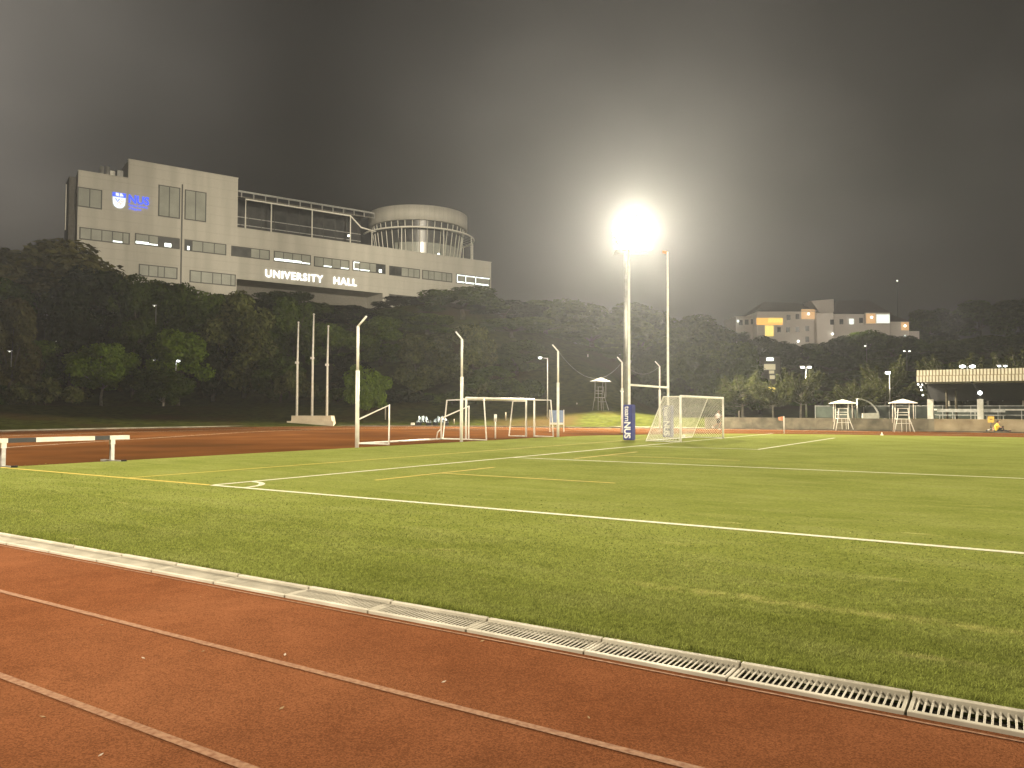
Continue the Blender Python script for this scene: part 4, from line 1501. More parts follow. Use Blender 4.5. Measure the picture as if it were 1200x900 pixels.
# low building in the mist with a lit walkway roof
lb = at(648, 472, 122)
t = thing('low_pavilion', 'low dim building in the mist with a lit roof edge and warm windows', 'building', (lb.x, lb.y, lb.z - .2))
part(MB().box((-4.5, 0, 0), (5.5, 6, 3.1)), 'wall', M_HALL_D, t)
part(MB().box((-5.2, -1.2, 3.1), (6.0, 6.5, 3.4)), 'roof', M_HALL_D, t)
for k, (x, wd_, mt) in enumerate(((-2.4, .5, M_YEL), (-1.4, .35, M_YEL), (-.9, .4, M_YEL), (.35, .75, M_WARM), (1.6, .4, M_LIT), (2.4, .3, M_LIT), (3.2, .4, M_LIT))):
    hh = (.5, .35, .6, .85, .2, .15, .2)[k]
    part(MB().box((x, -.03, 1.5), (x + wd_, -.0, 1.5 + hh)), 'window', mt, t)
lw = at(672, 447, 118)
t = thing('covered_walkway', 'covered walkway with a pale lit roof edge above the grass slope', 'walkway', (lw.x, lw.y, H(lw.x, lw.y)))
hz = lw.z - H(lw.x, lw.y)
part(MB().box((-2.7, 0, hz), (2.5, 2.2, hz + .22)), 'roof', M_CONC, t)
for x in (-2.4, -.1, 2.2):
    part(MB().box((x - .08, .2, 0), (x + .08, .36, hz - .001)), 'post', M_CONC, t)
part(MB().box((-2.6, -.05, hz - .02), (-.4, -.002, hz + .14)), 'light_strip', M_STREET_DIM, t)
part(MB().box((.2, -.05, hz - .02), (2.4, -.002, hz + .14)), 'light_strip', M_STREET_DIM, t)

# ------------------------------------------------------------------ the long lit hall on the hill
PHI = math.atan2(0.585, 0.811)
A0 = at(90.5, 265, 120.0)
HD = Vector((math.cos(PHI), math.sin(PHI), 0))
HN = Vector((-math.sin(PHI), math.cos(PHI), 0))
HZ = 15.0


def hl(px, py, dep=0.0):
    d = ray(px, py)
    o = Vector((0, 0, CAMH))
    p0 = Vector((A0.x, A0.y, 0)) + HN * dep
    k = (p0 - o).dot(HN) / d.dot(HN)
    p = o + d * k
    return (p - p0).dot(HD), p.z - HZ


hall = thing('long_hall', 'long pale hall with lit sign letters standing on the wooded hill', 'building', (A0.x, A0.y, HZ), PHI)
sA = 0.0
s_l1 = hl(150.4, 200)[0]
s_t1 = hl(278.6, 240)[0]
s_sof1 = hl(448.5, 343)[0]
s_end = hl(575.5, 320)[0]
z_left = hl(91.6, 200.2)[1]
z_tall = (hl(150.7, 187.7)[1] + hl(278.6, 209)[1]) / 2
z_low = (hl(278.8, 268)[1] + hl(575.5, 307.4)[1]) / 2
z_sof = (hl(280, 327.5)[1] + hl(448.5, 343.3)[1]) / 2
z_r = hl(575.5, 339.8)[1]
D = 20.0
part(MB().box((0, 0, -6.0), (s_l1, 9.0, z_left)), 'left_block', M_HALL, hall)
part(MB().box((s_l1 + .003, 0.0, -6.0), (s_t1, D, z_tall)), 'tall_block', M_HALL, hall)
part(MB().box((s_t1 + .003, 0.0, z_sof), (s_end, D, z_low)), 'long_wing', M_HALL, hall)
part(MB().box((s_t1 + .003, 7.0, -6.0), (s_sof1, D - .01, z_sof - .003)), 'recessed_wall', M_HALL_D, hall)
part(MB().box((s_sof1 + .003, 0.01, -6.0), (hl(456, 343)[0], D, z_sof - .003)), 'column', M_HALL, hall)
s_c = hl(456, 343)[0]
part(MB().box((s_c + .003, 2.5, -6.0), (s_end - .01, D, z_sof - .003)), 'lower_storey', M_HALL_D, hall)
part(MB().box((s_c + .5, .02, z_sof - 3.0), (s_end - 4, .3, z_sof - 1.3)), 'balustrade', M_HALL, hall)
# parapet copings and joint lines
for a, b, z in ((0, s_l1, z_left), (s_l1 + .003, s_t1, z_tall), (s_t1 + .003, s_end, z_low)):
    part(MB().box((a - .05, -.10, z + .003), (b + .05, .45, z + .16)), 'coping', M_HALL, hall)
jl = MB()
for z in np.arange(z_sof + 1.2, z_tall - .5, 1.55):
    x1 = s_t1 if z > z_low - .2 else s_end
    x0 = 0 if z < z_left - .3 else s_l1
    jl.box((x0 + .02, -.006, z), (x1 - .02, -.0, z + .035))
part(jl, 'panel_joint', plain('joint_grey', (0.34, 0.325, 0.285), 0.8), hall)
# side return of the hall at the far left and the thin pole
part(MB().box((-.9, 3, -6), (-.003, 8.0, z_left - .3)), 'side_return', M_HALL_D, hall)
part(MB().tube([(-1.5, 1.0, hl(78, 268)[1]), (-1.5, 1.0, hl(78, 214)[1])], .07, 6), 'thin_pole', M_STEEL_W, hall)
for px, py in ((119.5, 195), (126.2, 195.5)):
    s, z = hl(px, py, 4)
    part(MB().tube([(s, 4, z_left), (s, 4, z)], .32, 10), 'roof_vent', M_GALV, hall)
s, z = hl(132, 201, 4)
part(MB().box((s - .4, 3.6, z_left), (s + .3, 4.4, z)), 'roof_box', M_STEEL_W, hall)
s, z = hl(144, 201, 5)
part(MB().box((s - .9, 4.6, z_left), (s + 1.0, 6.4, z)), 'roof_box', M_GALV, hall)


def window(px0, px1, pt0, pb0, panes, rake=None):
    """row of panes in one dark frame; panes: list of (width share, kind)"""
    s0, s1 = hl(px0, pt0)[0], hl(px1, pt0)[0]
    zt, zb = hl(px0, pt0)[1], hl(px0, pb0)[1]
    f = part(MB().box((s0 - .12, -.05, zb - .12), (s1 + .12, .15, zt + .12)), 'window', M_FRAME_D, hall)
    tot = sum(p[0] for p in panes)
    x = s0
    for sh_, kind in panes:
        w_ = (s1 - s0) * sh_ / tot
        mt = {'b': M_BLIND, 'd': M_GLASS_D, 's': M_BLIND, 'S': M_BLIND, 'o': M_GLASS_D, 'L': M_BLIND}[kind]
        part(MB().box((x + .07, -.075, zb + .05), (x + w_ - .07, -.0505, zt - .04)), 'pane', mt, f)
        h_ = zt - zb
        if kind == 's':      # light under the blind
            part(MB().box((x + .08, -.09, zb + .06), (x + w_ - .08, -.0755, zb + h_ * .16)), 'lit_gap', M_LIT, f)
        elif kind == 'S':
            part(MB().box((x + .02, -.09, zb + .06), (x + w_ - .02, -.0755, zb + h_ * .27)), 'lit_gap', M_LIT, f)
        elif kind == 'o':    # lit object in an open window
            part(MB().box((x + w_ * .3, -.09, zb + .06), (x + w_ * .62, -.0755, zb + h_ * .42)), 'lit_gap', M_LIT, f)
        elif kind == 'L':    # light round the blind
            part(MB().box((x + .07, -.09, zt - .22), (x + w_ - .07, -.0755, zt - .06)), 'lit_gap', M_LIT, f)
            part(MB().box((x + .07, -.09, zb + .06), (x + w_ * .9, -.0755, zb + h_ * .18)), 'lit_gap', M_LIT, f)
            part(MB().box((x + .07, -.09, zb + h_ * .18), (x + .2, -.0755, zt - .22)), 'lit_gap', M_LIT, f)
        x += w_


window(91.5, 119, 219.5, 241, [(1, 'b'), (1, 'b')])
window(186.6, 210.6, 217.2, 252.5, [(1, 'b'), (1, 'b')])
window(217.4, 241.2, 222.8, 256.5, [(1, 'b'), (1, 'b')])
window(94, 151.4, 266.8, 279.5, [(1, 'b'), (1, 'b'), (1, 'b'), (1, 's'), (.6, 'b')])
window(159, 210, 274, 285.5, [(1.1, 'S'), (.8, 's'), (1.8, 'o')])
window(217, 264.5, 281.2, 293.0, [(.7, 'o'), (1.1, 'b'), (1.2, 'b'), (1.2, 'b')])
window(271.8, 315.5, 288.6, 299.2, [(2.1, 'd'), (1, 'b'), (1.1, 'b')])
window(321.5, 363.6, 294.6, 305.4, [(1, 'S'), (1, 'S'), (1, 'S'), (1, 's')])
window(368.5, 408.8, 301, 311.5, [(1, 'b'), (1, 's'), (1, 'b'), (1, 's')])
window(413.8, 451.2, 306.2, 316.2, [(.7, 'L'), (1.1, 's'), (.7, 'b'), (1.0, 'o')])
window(456.7, 491.5, 312, 321.8, [(1, 'd'), (1, 'd'), (1.2, 'b'), (1, 'b'), (1, 'b')])
window(495.3, 529.3, 316.8, 326.5, [(1, 'b'), (1, 'b'), (1.4, 'b'), (.8, 'b'), (1, 'b')])
window(535, 573.8, 321.4, 331.2, [(1, 'L'), (1.2, 'L'), (1.8, 'L')])
window(163.5, 207.3, 310, 322.5, [(1, 'b'), (1, 'b'), (.7, 'b'), (1.4, 'b')])
window(223, 275.6, 317.2, 330.0, [(1.2, 'b'), (1.3, 'b'), (1, 'b'), (1.1, 'b'), (.5, 'b')])
s_p = hl(212.8, 270)[0]
part(MB().box((s_p - .10, -.16, 3.0), (s_p + .10, -.003, hl(212.8, 216)[1])), 'downpipe', M_FRAME_D, hall)
# letters, crest
sa, za = hl(310.8, 328.6)
sb = hl(417.7, 330)[0]
za = (hl(310.8, 326.0)[1] + hl(417.7, 333.6)[1]) / 2
su, sv = hl(378.3, 330)[0], hl(391, 330)[0]
cap = hl(310.8, 317.6)[1] - hl(310.8, 326.0)[1]
M3 = Matrix(((1, 0, 0, sa), (0, 0, -1, -.10), (0, 1, 0, za), (0, 0, 0, 1)))
link('sign_lettering', text_mesh('sign_lettering', 'UNIVERSITY', cap / 0.69, M_LETTER, M3, extrude=.06, offset=.035, spacing=1.15, width=su - sa), hall)
M3 = Matrix(((1, 0, 0, sv), (0, 0, -1, -.10), (0, 1, 0, za), (0, 0, 0, 1)))
link('sign_lettering', text_mesh('sign_lettering', 'HALL', cap / 0.69, M_LETTER, M3, extrude=.06, offset=.035, spacing=1.15, width=sb - sv), hall)
sn0, zn0 = hl(150.6, 237.3)
sn1 = hl(174.6, 238)[0]
capn = hl(150.6, 228.3)[1] - zn0
M3 = Matrix(((1, 0, 0, sn0), (0, 0, -1, -.12), (0, 1, 0, zn0), (0, 0, 0, 1)))
link('blue_lettering', text_mesh('blue_lettering', 'NUS', capn / 0.69, M_BLUE, M3, extrude=.06, offset=.05, spacing=1.0, width=sn1 - sn0), hall)
M_BLUE2 = emit('lit_small_blue_letter', (0.10, 0.16, 0.95), 0.9)
for k, tx in enumerate(('National University', 'of Singapore')):
    M3 = Matrix(((1, 0, 0, sn0), (0, 0, -1, -.10), (0, 1, 0, zn0 - .58 - k * .5), (0, 0, 0, 1)))
    link('small_blue_lettering', text_mesh('small_blue_lettering', tx, .5, M_BLUE2, M3, extrude=.03, offset=.02, width=(sn1 - sn0) * (.95 if k == 0 else .62)), hall)
# crest: white shield, blue band with a white book on top
c0, cz1 = hl(132.2, 225.4)
c1_ = hl(147.2, 225.4)[0]
cz0 = hl(139.5, 244.2)[1]
cw, chh = c1_ - c0, cz1 - cz0
shield = [(c0, cz1), (c0, cz1 - chh * .5)]
for k in range(1, 8):
    a = k / 8 * PI
    shield.append((c0 + cw / 2 - cw / 2 * math.cos(a), cz1 - chh * .5 - chh * .5 * math.sin(a) ** .75))
shield += [(c1_, cz1 - chh * .5), (c1_, cz1)]
cr = part(MB().prism(shield, -.10, -.02, axis='y'), 'crest', M_CRESTW, hall)
part(MB().prism([(c0 - .05, cz1 + .05), (c0 - .05, cz1 - chh * .27), (c1_ + .05, cz1 - chh * .27), (c1_ + .05, cz1 + .05)], -.14, -.103, axis='y'), 'blue_band', M_BLUE, cr)
bkm = MB()
mx_ = (c0 + c1_) / 2
bkm.prism([(mx_ - .06, cz1 - chh * .22), (mx_ - .06, cz1 - chh * .02), (mx_ - cw * .28, cz1 + .0), (mx_ - cw * .28, cz1 - chh * .18)], -.17, -.143, axis='y')
bkm.prism([(mx_ + .06, cz1 - chh * .22), (mx_ + cw * .34, cz1 - chh * .18), (mx_ + cw * .20, cz1 - chh * .0), (mx_ + .06, cz1 - chh * .02)], -.17, -.143, axis='y')
part(bkm, 'white_book', M_CRESTW, cr)
vm = MB().tube([(mx_ - cw * .28, -.12, cz1 - chh * .38), (mx_ - cw * .12, -.12, cz1 - chh * .58), (mx_ + cw * .02, -.12, cz1 - chh * .38)], .07, 5)
part(vm, 'blue_mark', M_BLUE, cr)
om = MB()
for cx_, cz_ in ((.12, .60), (.24, .46), (-.02, .72)):
    om.tube([(mx_ + cw * cx_ + .22 * math.cos(a), -.12, cz1 - chh * cz_ + .22 * math.sin(a)) for a in np.linspace(0, 2 * PI, 11)], .035, 5, cap=False)
part(om, 'orange_ring', M_CRESTO, cr)

# glazed gallery on the roof of the long wing
gs0, gz1 = hl(288.6, 233.5)
gs1 = hl(411.5, 252)[0]
gs2 = hl(428, 262)[0]
gz1 = (gz1 + hl(411.5, 252)[1]) / 2
bm_ = MB().tube([(gs0, .3, z_low), (gs0, .3, gz1), (gs1, .3, gz1), (gs1 + 2.2, .3, gz1 - 1.9), (gs1 + 5.2, .3, gz1 - 2.3)], .14, 8)
part(bm_, 'roof_beam', M_STEEL_W, hall)
for px in (318.5, 366.5, 411.5):
    s = hl(px, 260)[0]
    part(MB().tube([(s, .3, z_low), (s, .3, gz1)], .11, 8), 'gallery_column', M_STEEL_W, hall)
rf = MB()
r0, r1 = s_t1 + .05, hl(430, 250)[0] + 1.5
zr = hl(281, 224, .3)[1]
rf.add([(r0, .2, gz1 + .2), (r1, .2, gz1 + .2), (r1, 9, gz1 + 1.9), (r0, 9, gz1 + 1.9), (r0, .2, gz1 + .35), (r1, .2, gz1 + .35), (r1, 9, gz1 + 2.1), (r0, 9, gz1 + 2.1)],
       [(3, 2, 1, 0), (4, 5, 6, 7), (0, 1, 5, 4), (1, 2, 6, 5), (2, 3, 7, 6), (3, 0, 4, 7)])
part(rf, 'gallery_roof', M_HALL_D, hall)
part(MB().box((r0, -.25, zr - .28), (r1, .0, zr)), 'roof_edge', M_GALV, hall)
for s in np.arange(r0 + .5, r1, 2.1):
    part(MB().box((s, -.2, gz1 + .1), (s + .12, .15, zr - .281)), 'edge_bracket', M_GALV, hall)
part(MB().box((s_t1 + .01, 6.0, z_low), (r1, 6.2, gz1 + 1.4)), 'glass_wall', M_GLASS_D, hall)
ml = MB()
for z in (z_low + 2.0, z_low + 3.4):
    ml.box((s_t1 + .02, 5.93, z), (r1, 5.999, z + .14))
part(ml, 'glazing_rail', M_GALV, hall)
for s in np.arange(s_t1 + 1.2, r1, 2.4):
    part(MB().box((s, 5.92, z_low), (s + .10, 5.9985, gz1 + 1.0)), 'mullion', M_FRAME_D, hall)
s, z = hl(409, 276, 1.0)
part(MB().sphere((s, 1.2, z), .22, 8, 6), 'roof_lamp', M_STREET_DIM, hall)

# round drum with slanting glass below a ring rail
DR = 10.6
dC_s = hl(490.3, 262, 11.5)[0]
dcy = 11.5
fz = lambda py: hl(487, py, dcy - DR + .3)[1]
z_top, z_bb, z_wb, z_ring = fz(237.3), fz(254.5), fz(262.5), fz(265.5)
part(MB().lathe([(0, z_top - .02), (DR - .5, z_top - .02), (DR, z_top), (DR, z_bb), (DR - .4, z_bb), (DR - 1.2, z_bb + .1)], 64, (dC_s, dcy, 0)), 'drum_band', M_HALL, hall)
sm_ = MB()
for k in range(64):
    a = 2 * PI * k / 64
    x, y = dC_s + (DR + .012) * math.cos(a), dcy + (DR + .012) * math.sin(a)
    tx, ty = -math.sin(a) * .025, math.cos(a) * .025
    sm_.add([(x - tx, y - ty, z_bb + .05), (x + tx, y + ty, z_bb + .05), (x + tx, y + ty, z_top - .05), (x - tx, y - ty, z_top - .05)], [(0, 1, 2, 3)])
part(sm_, 'band_seam', MATS['joint_grey'], hall)
part(MB().lathe([(DR - 1.0, z_bb + .05), (DR - 1.2, z_wb), (DR - 2.1, z_low - .2)], 64, (dC_s, dcy, 0)), 'drum_glass', M_GLASS_D, hall)
zpn = fz(279.5)
for k0, k1 in ((1.16, 1.40), (1.41, 1.60), (1.61, 1.78)):
    part(MB().lathe([(DR - 1.98, z_low), (DR - 1.2 - .9 * (z_wb - zpn) / (z_wb - z_low) + .06, zpn)], 14, (dC_s, dcy, 0), PI * k0, PI * k1), 'drum_panel', M_BLIND, hall)
for k in range(40):
    a = 2 * PI * k / 40
    if math.sin(a) > .35:
        continue
    c_, s_ = math.cos(a), math.sin(a)
    part(MB().tube([(dC_s + (DR - .7) * c_, dcy + (DR - .7) * s_, z_bb), (dC_s + (DR - .9) * c_, dcy + (DR - .9) * s_, z_wb),
                    (dC_s + (DR - 1.75) * c_, dcy + (DR - 1.75) * s_, z_low - .1)], .085, 6), 'slanting_mullion', M_STEEL_W, hall)
RR = DR + 1.4
ring = [(dC_s + RR * math.cos(a), dcy + RR * math.sin(a), z_ring) for a in np.linspace(PI * .95, PI * 2.12, 49)]
part(MB().tube(ring, .17, 8), 'ring_rail', M_STEEL_W, hall)
for a in (PI * 1.05, PI * 1.25, PI * 1.48, PI * 1.72, PI * 1.88, PI * 2.02):
    x, y = dC_s + RR * math.cos(a), dcy + RR * math.sin(a)
    part(MB().tube([(x, y, z_low), (x, y, z_ring)], .11, 8), 'ring_post', M_STEEL_W, hall)
for k in range(24):
    a = PI + PI * k / 23
    part(MB().tube([(dC_s + (DR - 1) * math.cos(a), dcy + (DR - 1) * math.sin(a), z_wb), (dC_s + RR * math.cos(a), dcy + RR * math.sin(a), z_ring)], .06, 5), 'ring_arm', M_GALV, hall)
part(MB().lathe([(DR - .95, z_wb + .05), (DR - .8, z_wb + .05), (DR - .8, z_wb - .2), (DR - 1.1, z_wb - .2)], 64, (dC_s, dcy, 0)), 'glazing_rail', M_GALV, hall)
s, z = hl(514, 298, .8)
part(MB().sphere((s, .8, z), .28, 8, 6), 'roof_lamp', M_LIT, hall)

# ------------------------------------------------------------------ distant hostel on the right hill
HY = 214.0
hb0 = at(930, 398, HY)
hz0 = hb0.z - 6
hostel = thing('hostel_block', 'distant cream hostel with orange and yellow lit windows on the far hill', 'building', (hb0.x, HY, hz0))


def hp(px, py, dy=0.0):
    p = at(px, py, HY + dy)
    return p.x - hb0.x, p.z - hz0


def hbox(name, px0, px1, ptop, pbot, dy, dep, mat, parent=None, proud=0.0):
    x0, zt = hp(px0, ptop, dy)
    x1, zb = hp(px1, pbot, dy)
    return part(MB().box((x0, dy - proud, zb), (x1, dy + dep, zt)), name, mat, parent or hostel)


hbox('left_wing', 862.5, 887.2, 370.5, 400, 4, 12, M_HOSTEL)
hbox('main_block', 887.3, 957.0, 365.0, 410, 0, 14, M_HOSTEL)
hbox('stair_block', 957.1, 977.2, 366.5, 410, -1.5, 15, M_HOSTEL)
hbox('right_wing', 977.4, 1043.2, 368.0, 400, 2, 12, M_HOSTEL)
hbox('end_wing', 1043.4, 1065.5, 377.0, 400, 3, 11, M_HOSTEL)
hbox('end_wall', 1065.6, 1077.5, 388.0, 402, 2.5, 6, M_HOSTEL)
hbox('balcony_bay', 1014, 1043, 366.5, 380, 1.2, .79, M_HOSTEL)
# lift tower with slanted side
x0, zt = hp(950.5, 352.5, 3)
x1, zt1 = hp(977, 350.5, 3)
_, zb = hp(977, 369, 3)
part(MB().prism([(x0, zt), (x1, zt1), (x1, zb), (x1 - 3.5, zb)], 3, 9, axis='y'), 'lift_tower', M_HOSTEL, hostel)
# dark hipped roofs


def hroof(px0, px1, pe, ridge, a, b, dy, dep):
    x0, ze = hp(px0, pe, dy)
    x1, _ = hp(px1, pe, dy)
    zr = hp(px0, ridge, dy + dep / 2)[1]
    m = MB()
    m.add([(x0 - .4, dy - .5, ze), (x1 + .4, dy - .5, ze), (x1 + .4, dy + dep + .5, ze), (x0 - .4, dy + dep + .5, ze), (x0 + (x1 - x0) * a, dy + dep / 2, zr), (x0 + (x1 - x0) * b, dy + dep / 2, zr)],
          [(0, 1, 5, 4), (1, 2, 5), (2, 3, 4, 5), (3, 0, 4), (3, 2, 1, 0)])
    part(m, 'roof', M_ROOF, hostel)


hroof(887, 957, 364.8, 354, .25, .8, 0, 14)
hroof(978, 1043, 367.8, 352, .2, .8, 2, 12)
hroof(1043.5, 1065, 376.8, 369, .1, .6, 3, 11)
for px0, px1, pt, pb, mt in ((886.5, 917, 372.5, 380.8, M_WARM), (900, 917.2, 372.5, 378, M_YEL), (896.5, 906.5, 381.5, 394, M_YEL)):
    hbox('lit_balcony', px0, px1, pt, pb, -.02, .018, mt, proud=.1)
for px, py, dy in ((924, 372, 0), (934.5, 371, 0), (913, 386.5, 0), (923.5, 386.5, 0), (934.5, 386, 0), (946, 385, 0), (946, 397.5, 0), (975, 377.5, -1.5), (986, 377, 2), (1009, 375.5, 2), (868, 378, 4), (875, 377.5, 4), (882, 377, 4)):
    hbox('window', px - 2.2, px + 2.2, py - 3, py + 3, dy - .02, .018, M_GLASS_D, proud=.06)
hbox('lit_window', 995, 1000.5, 373.5, 380, 1.97, .02, M_COOL, proud=.06)
M_WARMWALL = emit('lamp_lit_balcony', (1.0, 0.56, 0.22), 0.55)
for px0, px1, pt, pb, dy in ((939, 955, 362.5, 374, -.03), (1015, 1026, 367.5, 379, 1.17), (1056, 1065, 377.5, 387, 2.97)):
    hbox('lit_balcony', px0, px1, pt, pb, dy, .02, M_WARMWALL, proud=.08)
hbox('lit_balcony', 1027, 1042.5, 368.5, 378.5, 1.17, .02, M_COOL, proud=.08)
for px, py, dy, mt in ((947, 368, -.3, M_STREET_DIM), (1021, 372, .9, M_STREET_DIM), (1060, 382, 2.7, M_STREET_DIM), (975, 391.5, -2, M_STREET_DIM), (935, 400, -1, M_STREET_DIM), (1060, 394, 1, M_LIT), (864.5, 376.5, 3.4, M_LIT)):
    x, z = hp(px, py, dy)
    part(MB().sphere((x, dy - .3, z), .32, 8, 6), 'lamp', mt, hostel)
# lamp on the ridge in the dark
tw = at(1051.5, 329, 240)
t = thing('hilltop_beacon', 'tiny beacon on a thin pole above the dark ridge at the right', 'beacon', (tw.x, 240, 10))
part(MB().tube([(0, 0, 0), (0, 0, tw.z - 10)], .12, 6), 'pole', M_DARK, t)
part(MB().sphere((0, 0, tw.z - 10), .2, 8, 6), 'lamp', M_STREET_DIM, t)
# lit stairwell glimpsed between the trees
st = at(903, 470, 125)
t = thing('lit_stair_tower', 'narrow stair tower with yellowish lit landings glimpsed between the feathery trees', 'stair tower', (st.x, 125, H(st.x, 125)))
z_base = H(st.x, 125)
part(MB().box((-1.6, 0, 0), (1.6, 3, at(903, 418, 125).z - z_base)), 'wall', M_HALL_D, t)
for py, hh, w0, w1 in ((421, .5, -.6, .5), (430, .9, -1.0, .8), (436, .5, -.2, .6), (442, .6, -.1, .7), (459, 1.5, -.9, .9), (470, .5, -.8, .1), (475, .4, -.6, .2)):
    z = at(903, py, 125).z - z_base
    part(MB().box((w0, -.06, z - hh / 2), (w1, -.003, z + hh / 2)), 'lit_landing', M_YEL if py in (459,) else M_LIT if py < 425 else emit('dim_landing', (1, .85, .5), .5) if 'dim_landing' not in MATS else MATS['dim_landing'], t)

# ------------------------------------------------------------------ trees
def leaf_cloud(name, lobes, n, L, Wd, mat, seed, droop=0.0, inner=0.25, up=0.5):
    rng = np.random.default_rng(seed)
    lob = np.array([(*c, *r) for c, r in lobes], float)
    wts = (lob[:, 3] * lob[:, 4] + lob[:, 4] * lob[:, 5] + lob[:, 3] * lob[:, 5])
    idx = rng.choice(len(lob), n, p=wts / wts.sum())
    d = rng.normal(size=(n, 3))
    d /= np.linalg.norm(d, axis=1, keepdims=True)
    rad = np.where(rng.random(n) < inner, rng.uniform(.35, .85, n), 1 - np.abs(rng.normal(0, .10, n)) + rng.normal(0, .05, n))
    c = lob[idx, :3] + d * lob[idx, 3:6] * rad[:, None]
    nrm = d + rng.normal(0, .55, (n, 3)) + np.array([0, 0, up])
    nrm /= np.linalg.norm(nrm, axis=1, keepdims=True)
    t = np.cross(nrm, rng.normal(size=(n, 3)))
    t /= np.linalg.norm(t, axis=1, keepdims=True) + 1e-9
    t[:, 2] -= droop
    b = np.cross(nrm, t)
    b /= np.linalg.norm(b, axis=1, keepdims=True) + 1e-9
    s = rng.uniform(.65, 1.3, (n, 1))
    v = np.zeros((n, 4, 3))
    v[:, 0] = c - t * L * .5 * s
    v[:, 1] = c + b * Wd * .5 * s + nrm * .03
    v[:, 2] = c + t * L * .5 * s
    v[:, 3] = c - b * Wd * .5 * s + nrm * .03
    v[..., 2] = np.maximum(v[..., 2], .05)
    return quads_mesh(name, v, mat)


def limbs(mb, base, targets, r0, h0, seed):
    rr = random.Random(seed)
    top = Vector((rr.uniform(-.15, .15), rr.uniform(-.15, .15), h0))
    mb.tube([base, Vector(base).lerp(top, .5) + Vector((rr.uniform(-.1, .1), rr.uniform(-.1, .1), 0)), top], [r0 * 1.25, r0, r0 * .8], 9)
    for tg in targets:
        tg = Vector(tg)
        mid = top.lerp(tg, .5) + Vector((rr.uniform(-.3, .3), rr.uniform(-.3, .3), rr.uniform(-.1, .4)))
        mb.tube([top - Vector((0, 0, .1)), mid, tg], [r0 * .55, r0 * .35, r0 * .12], 6)


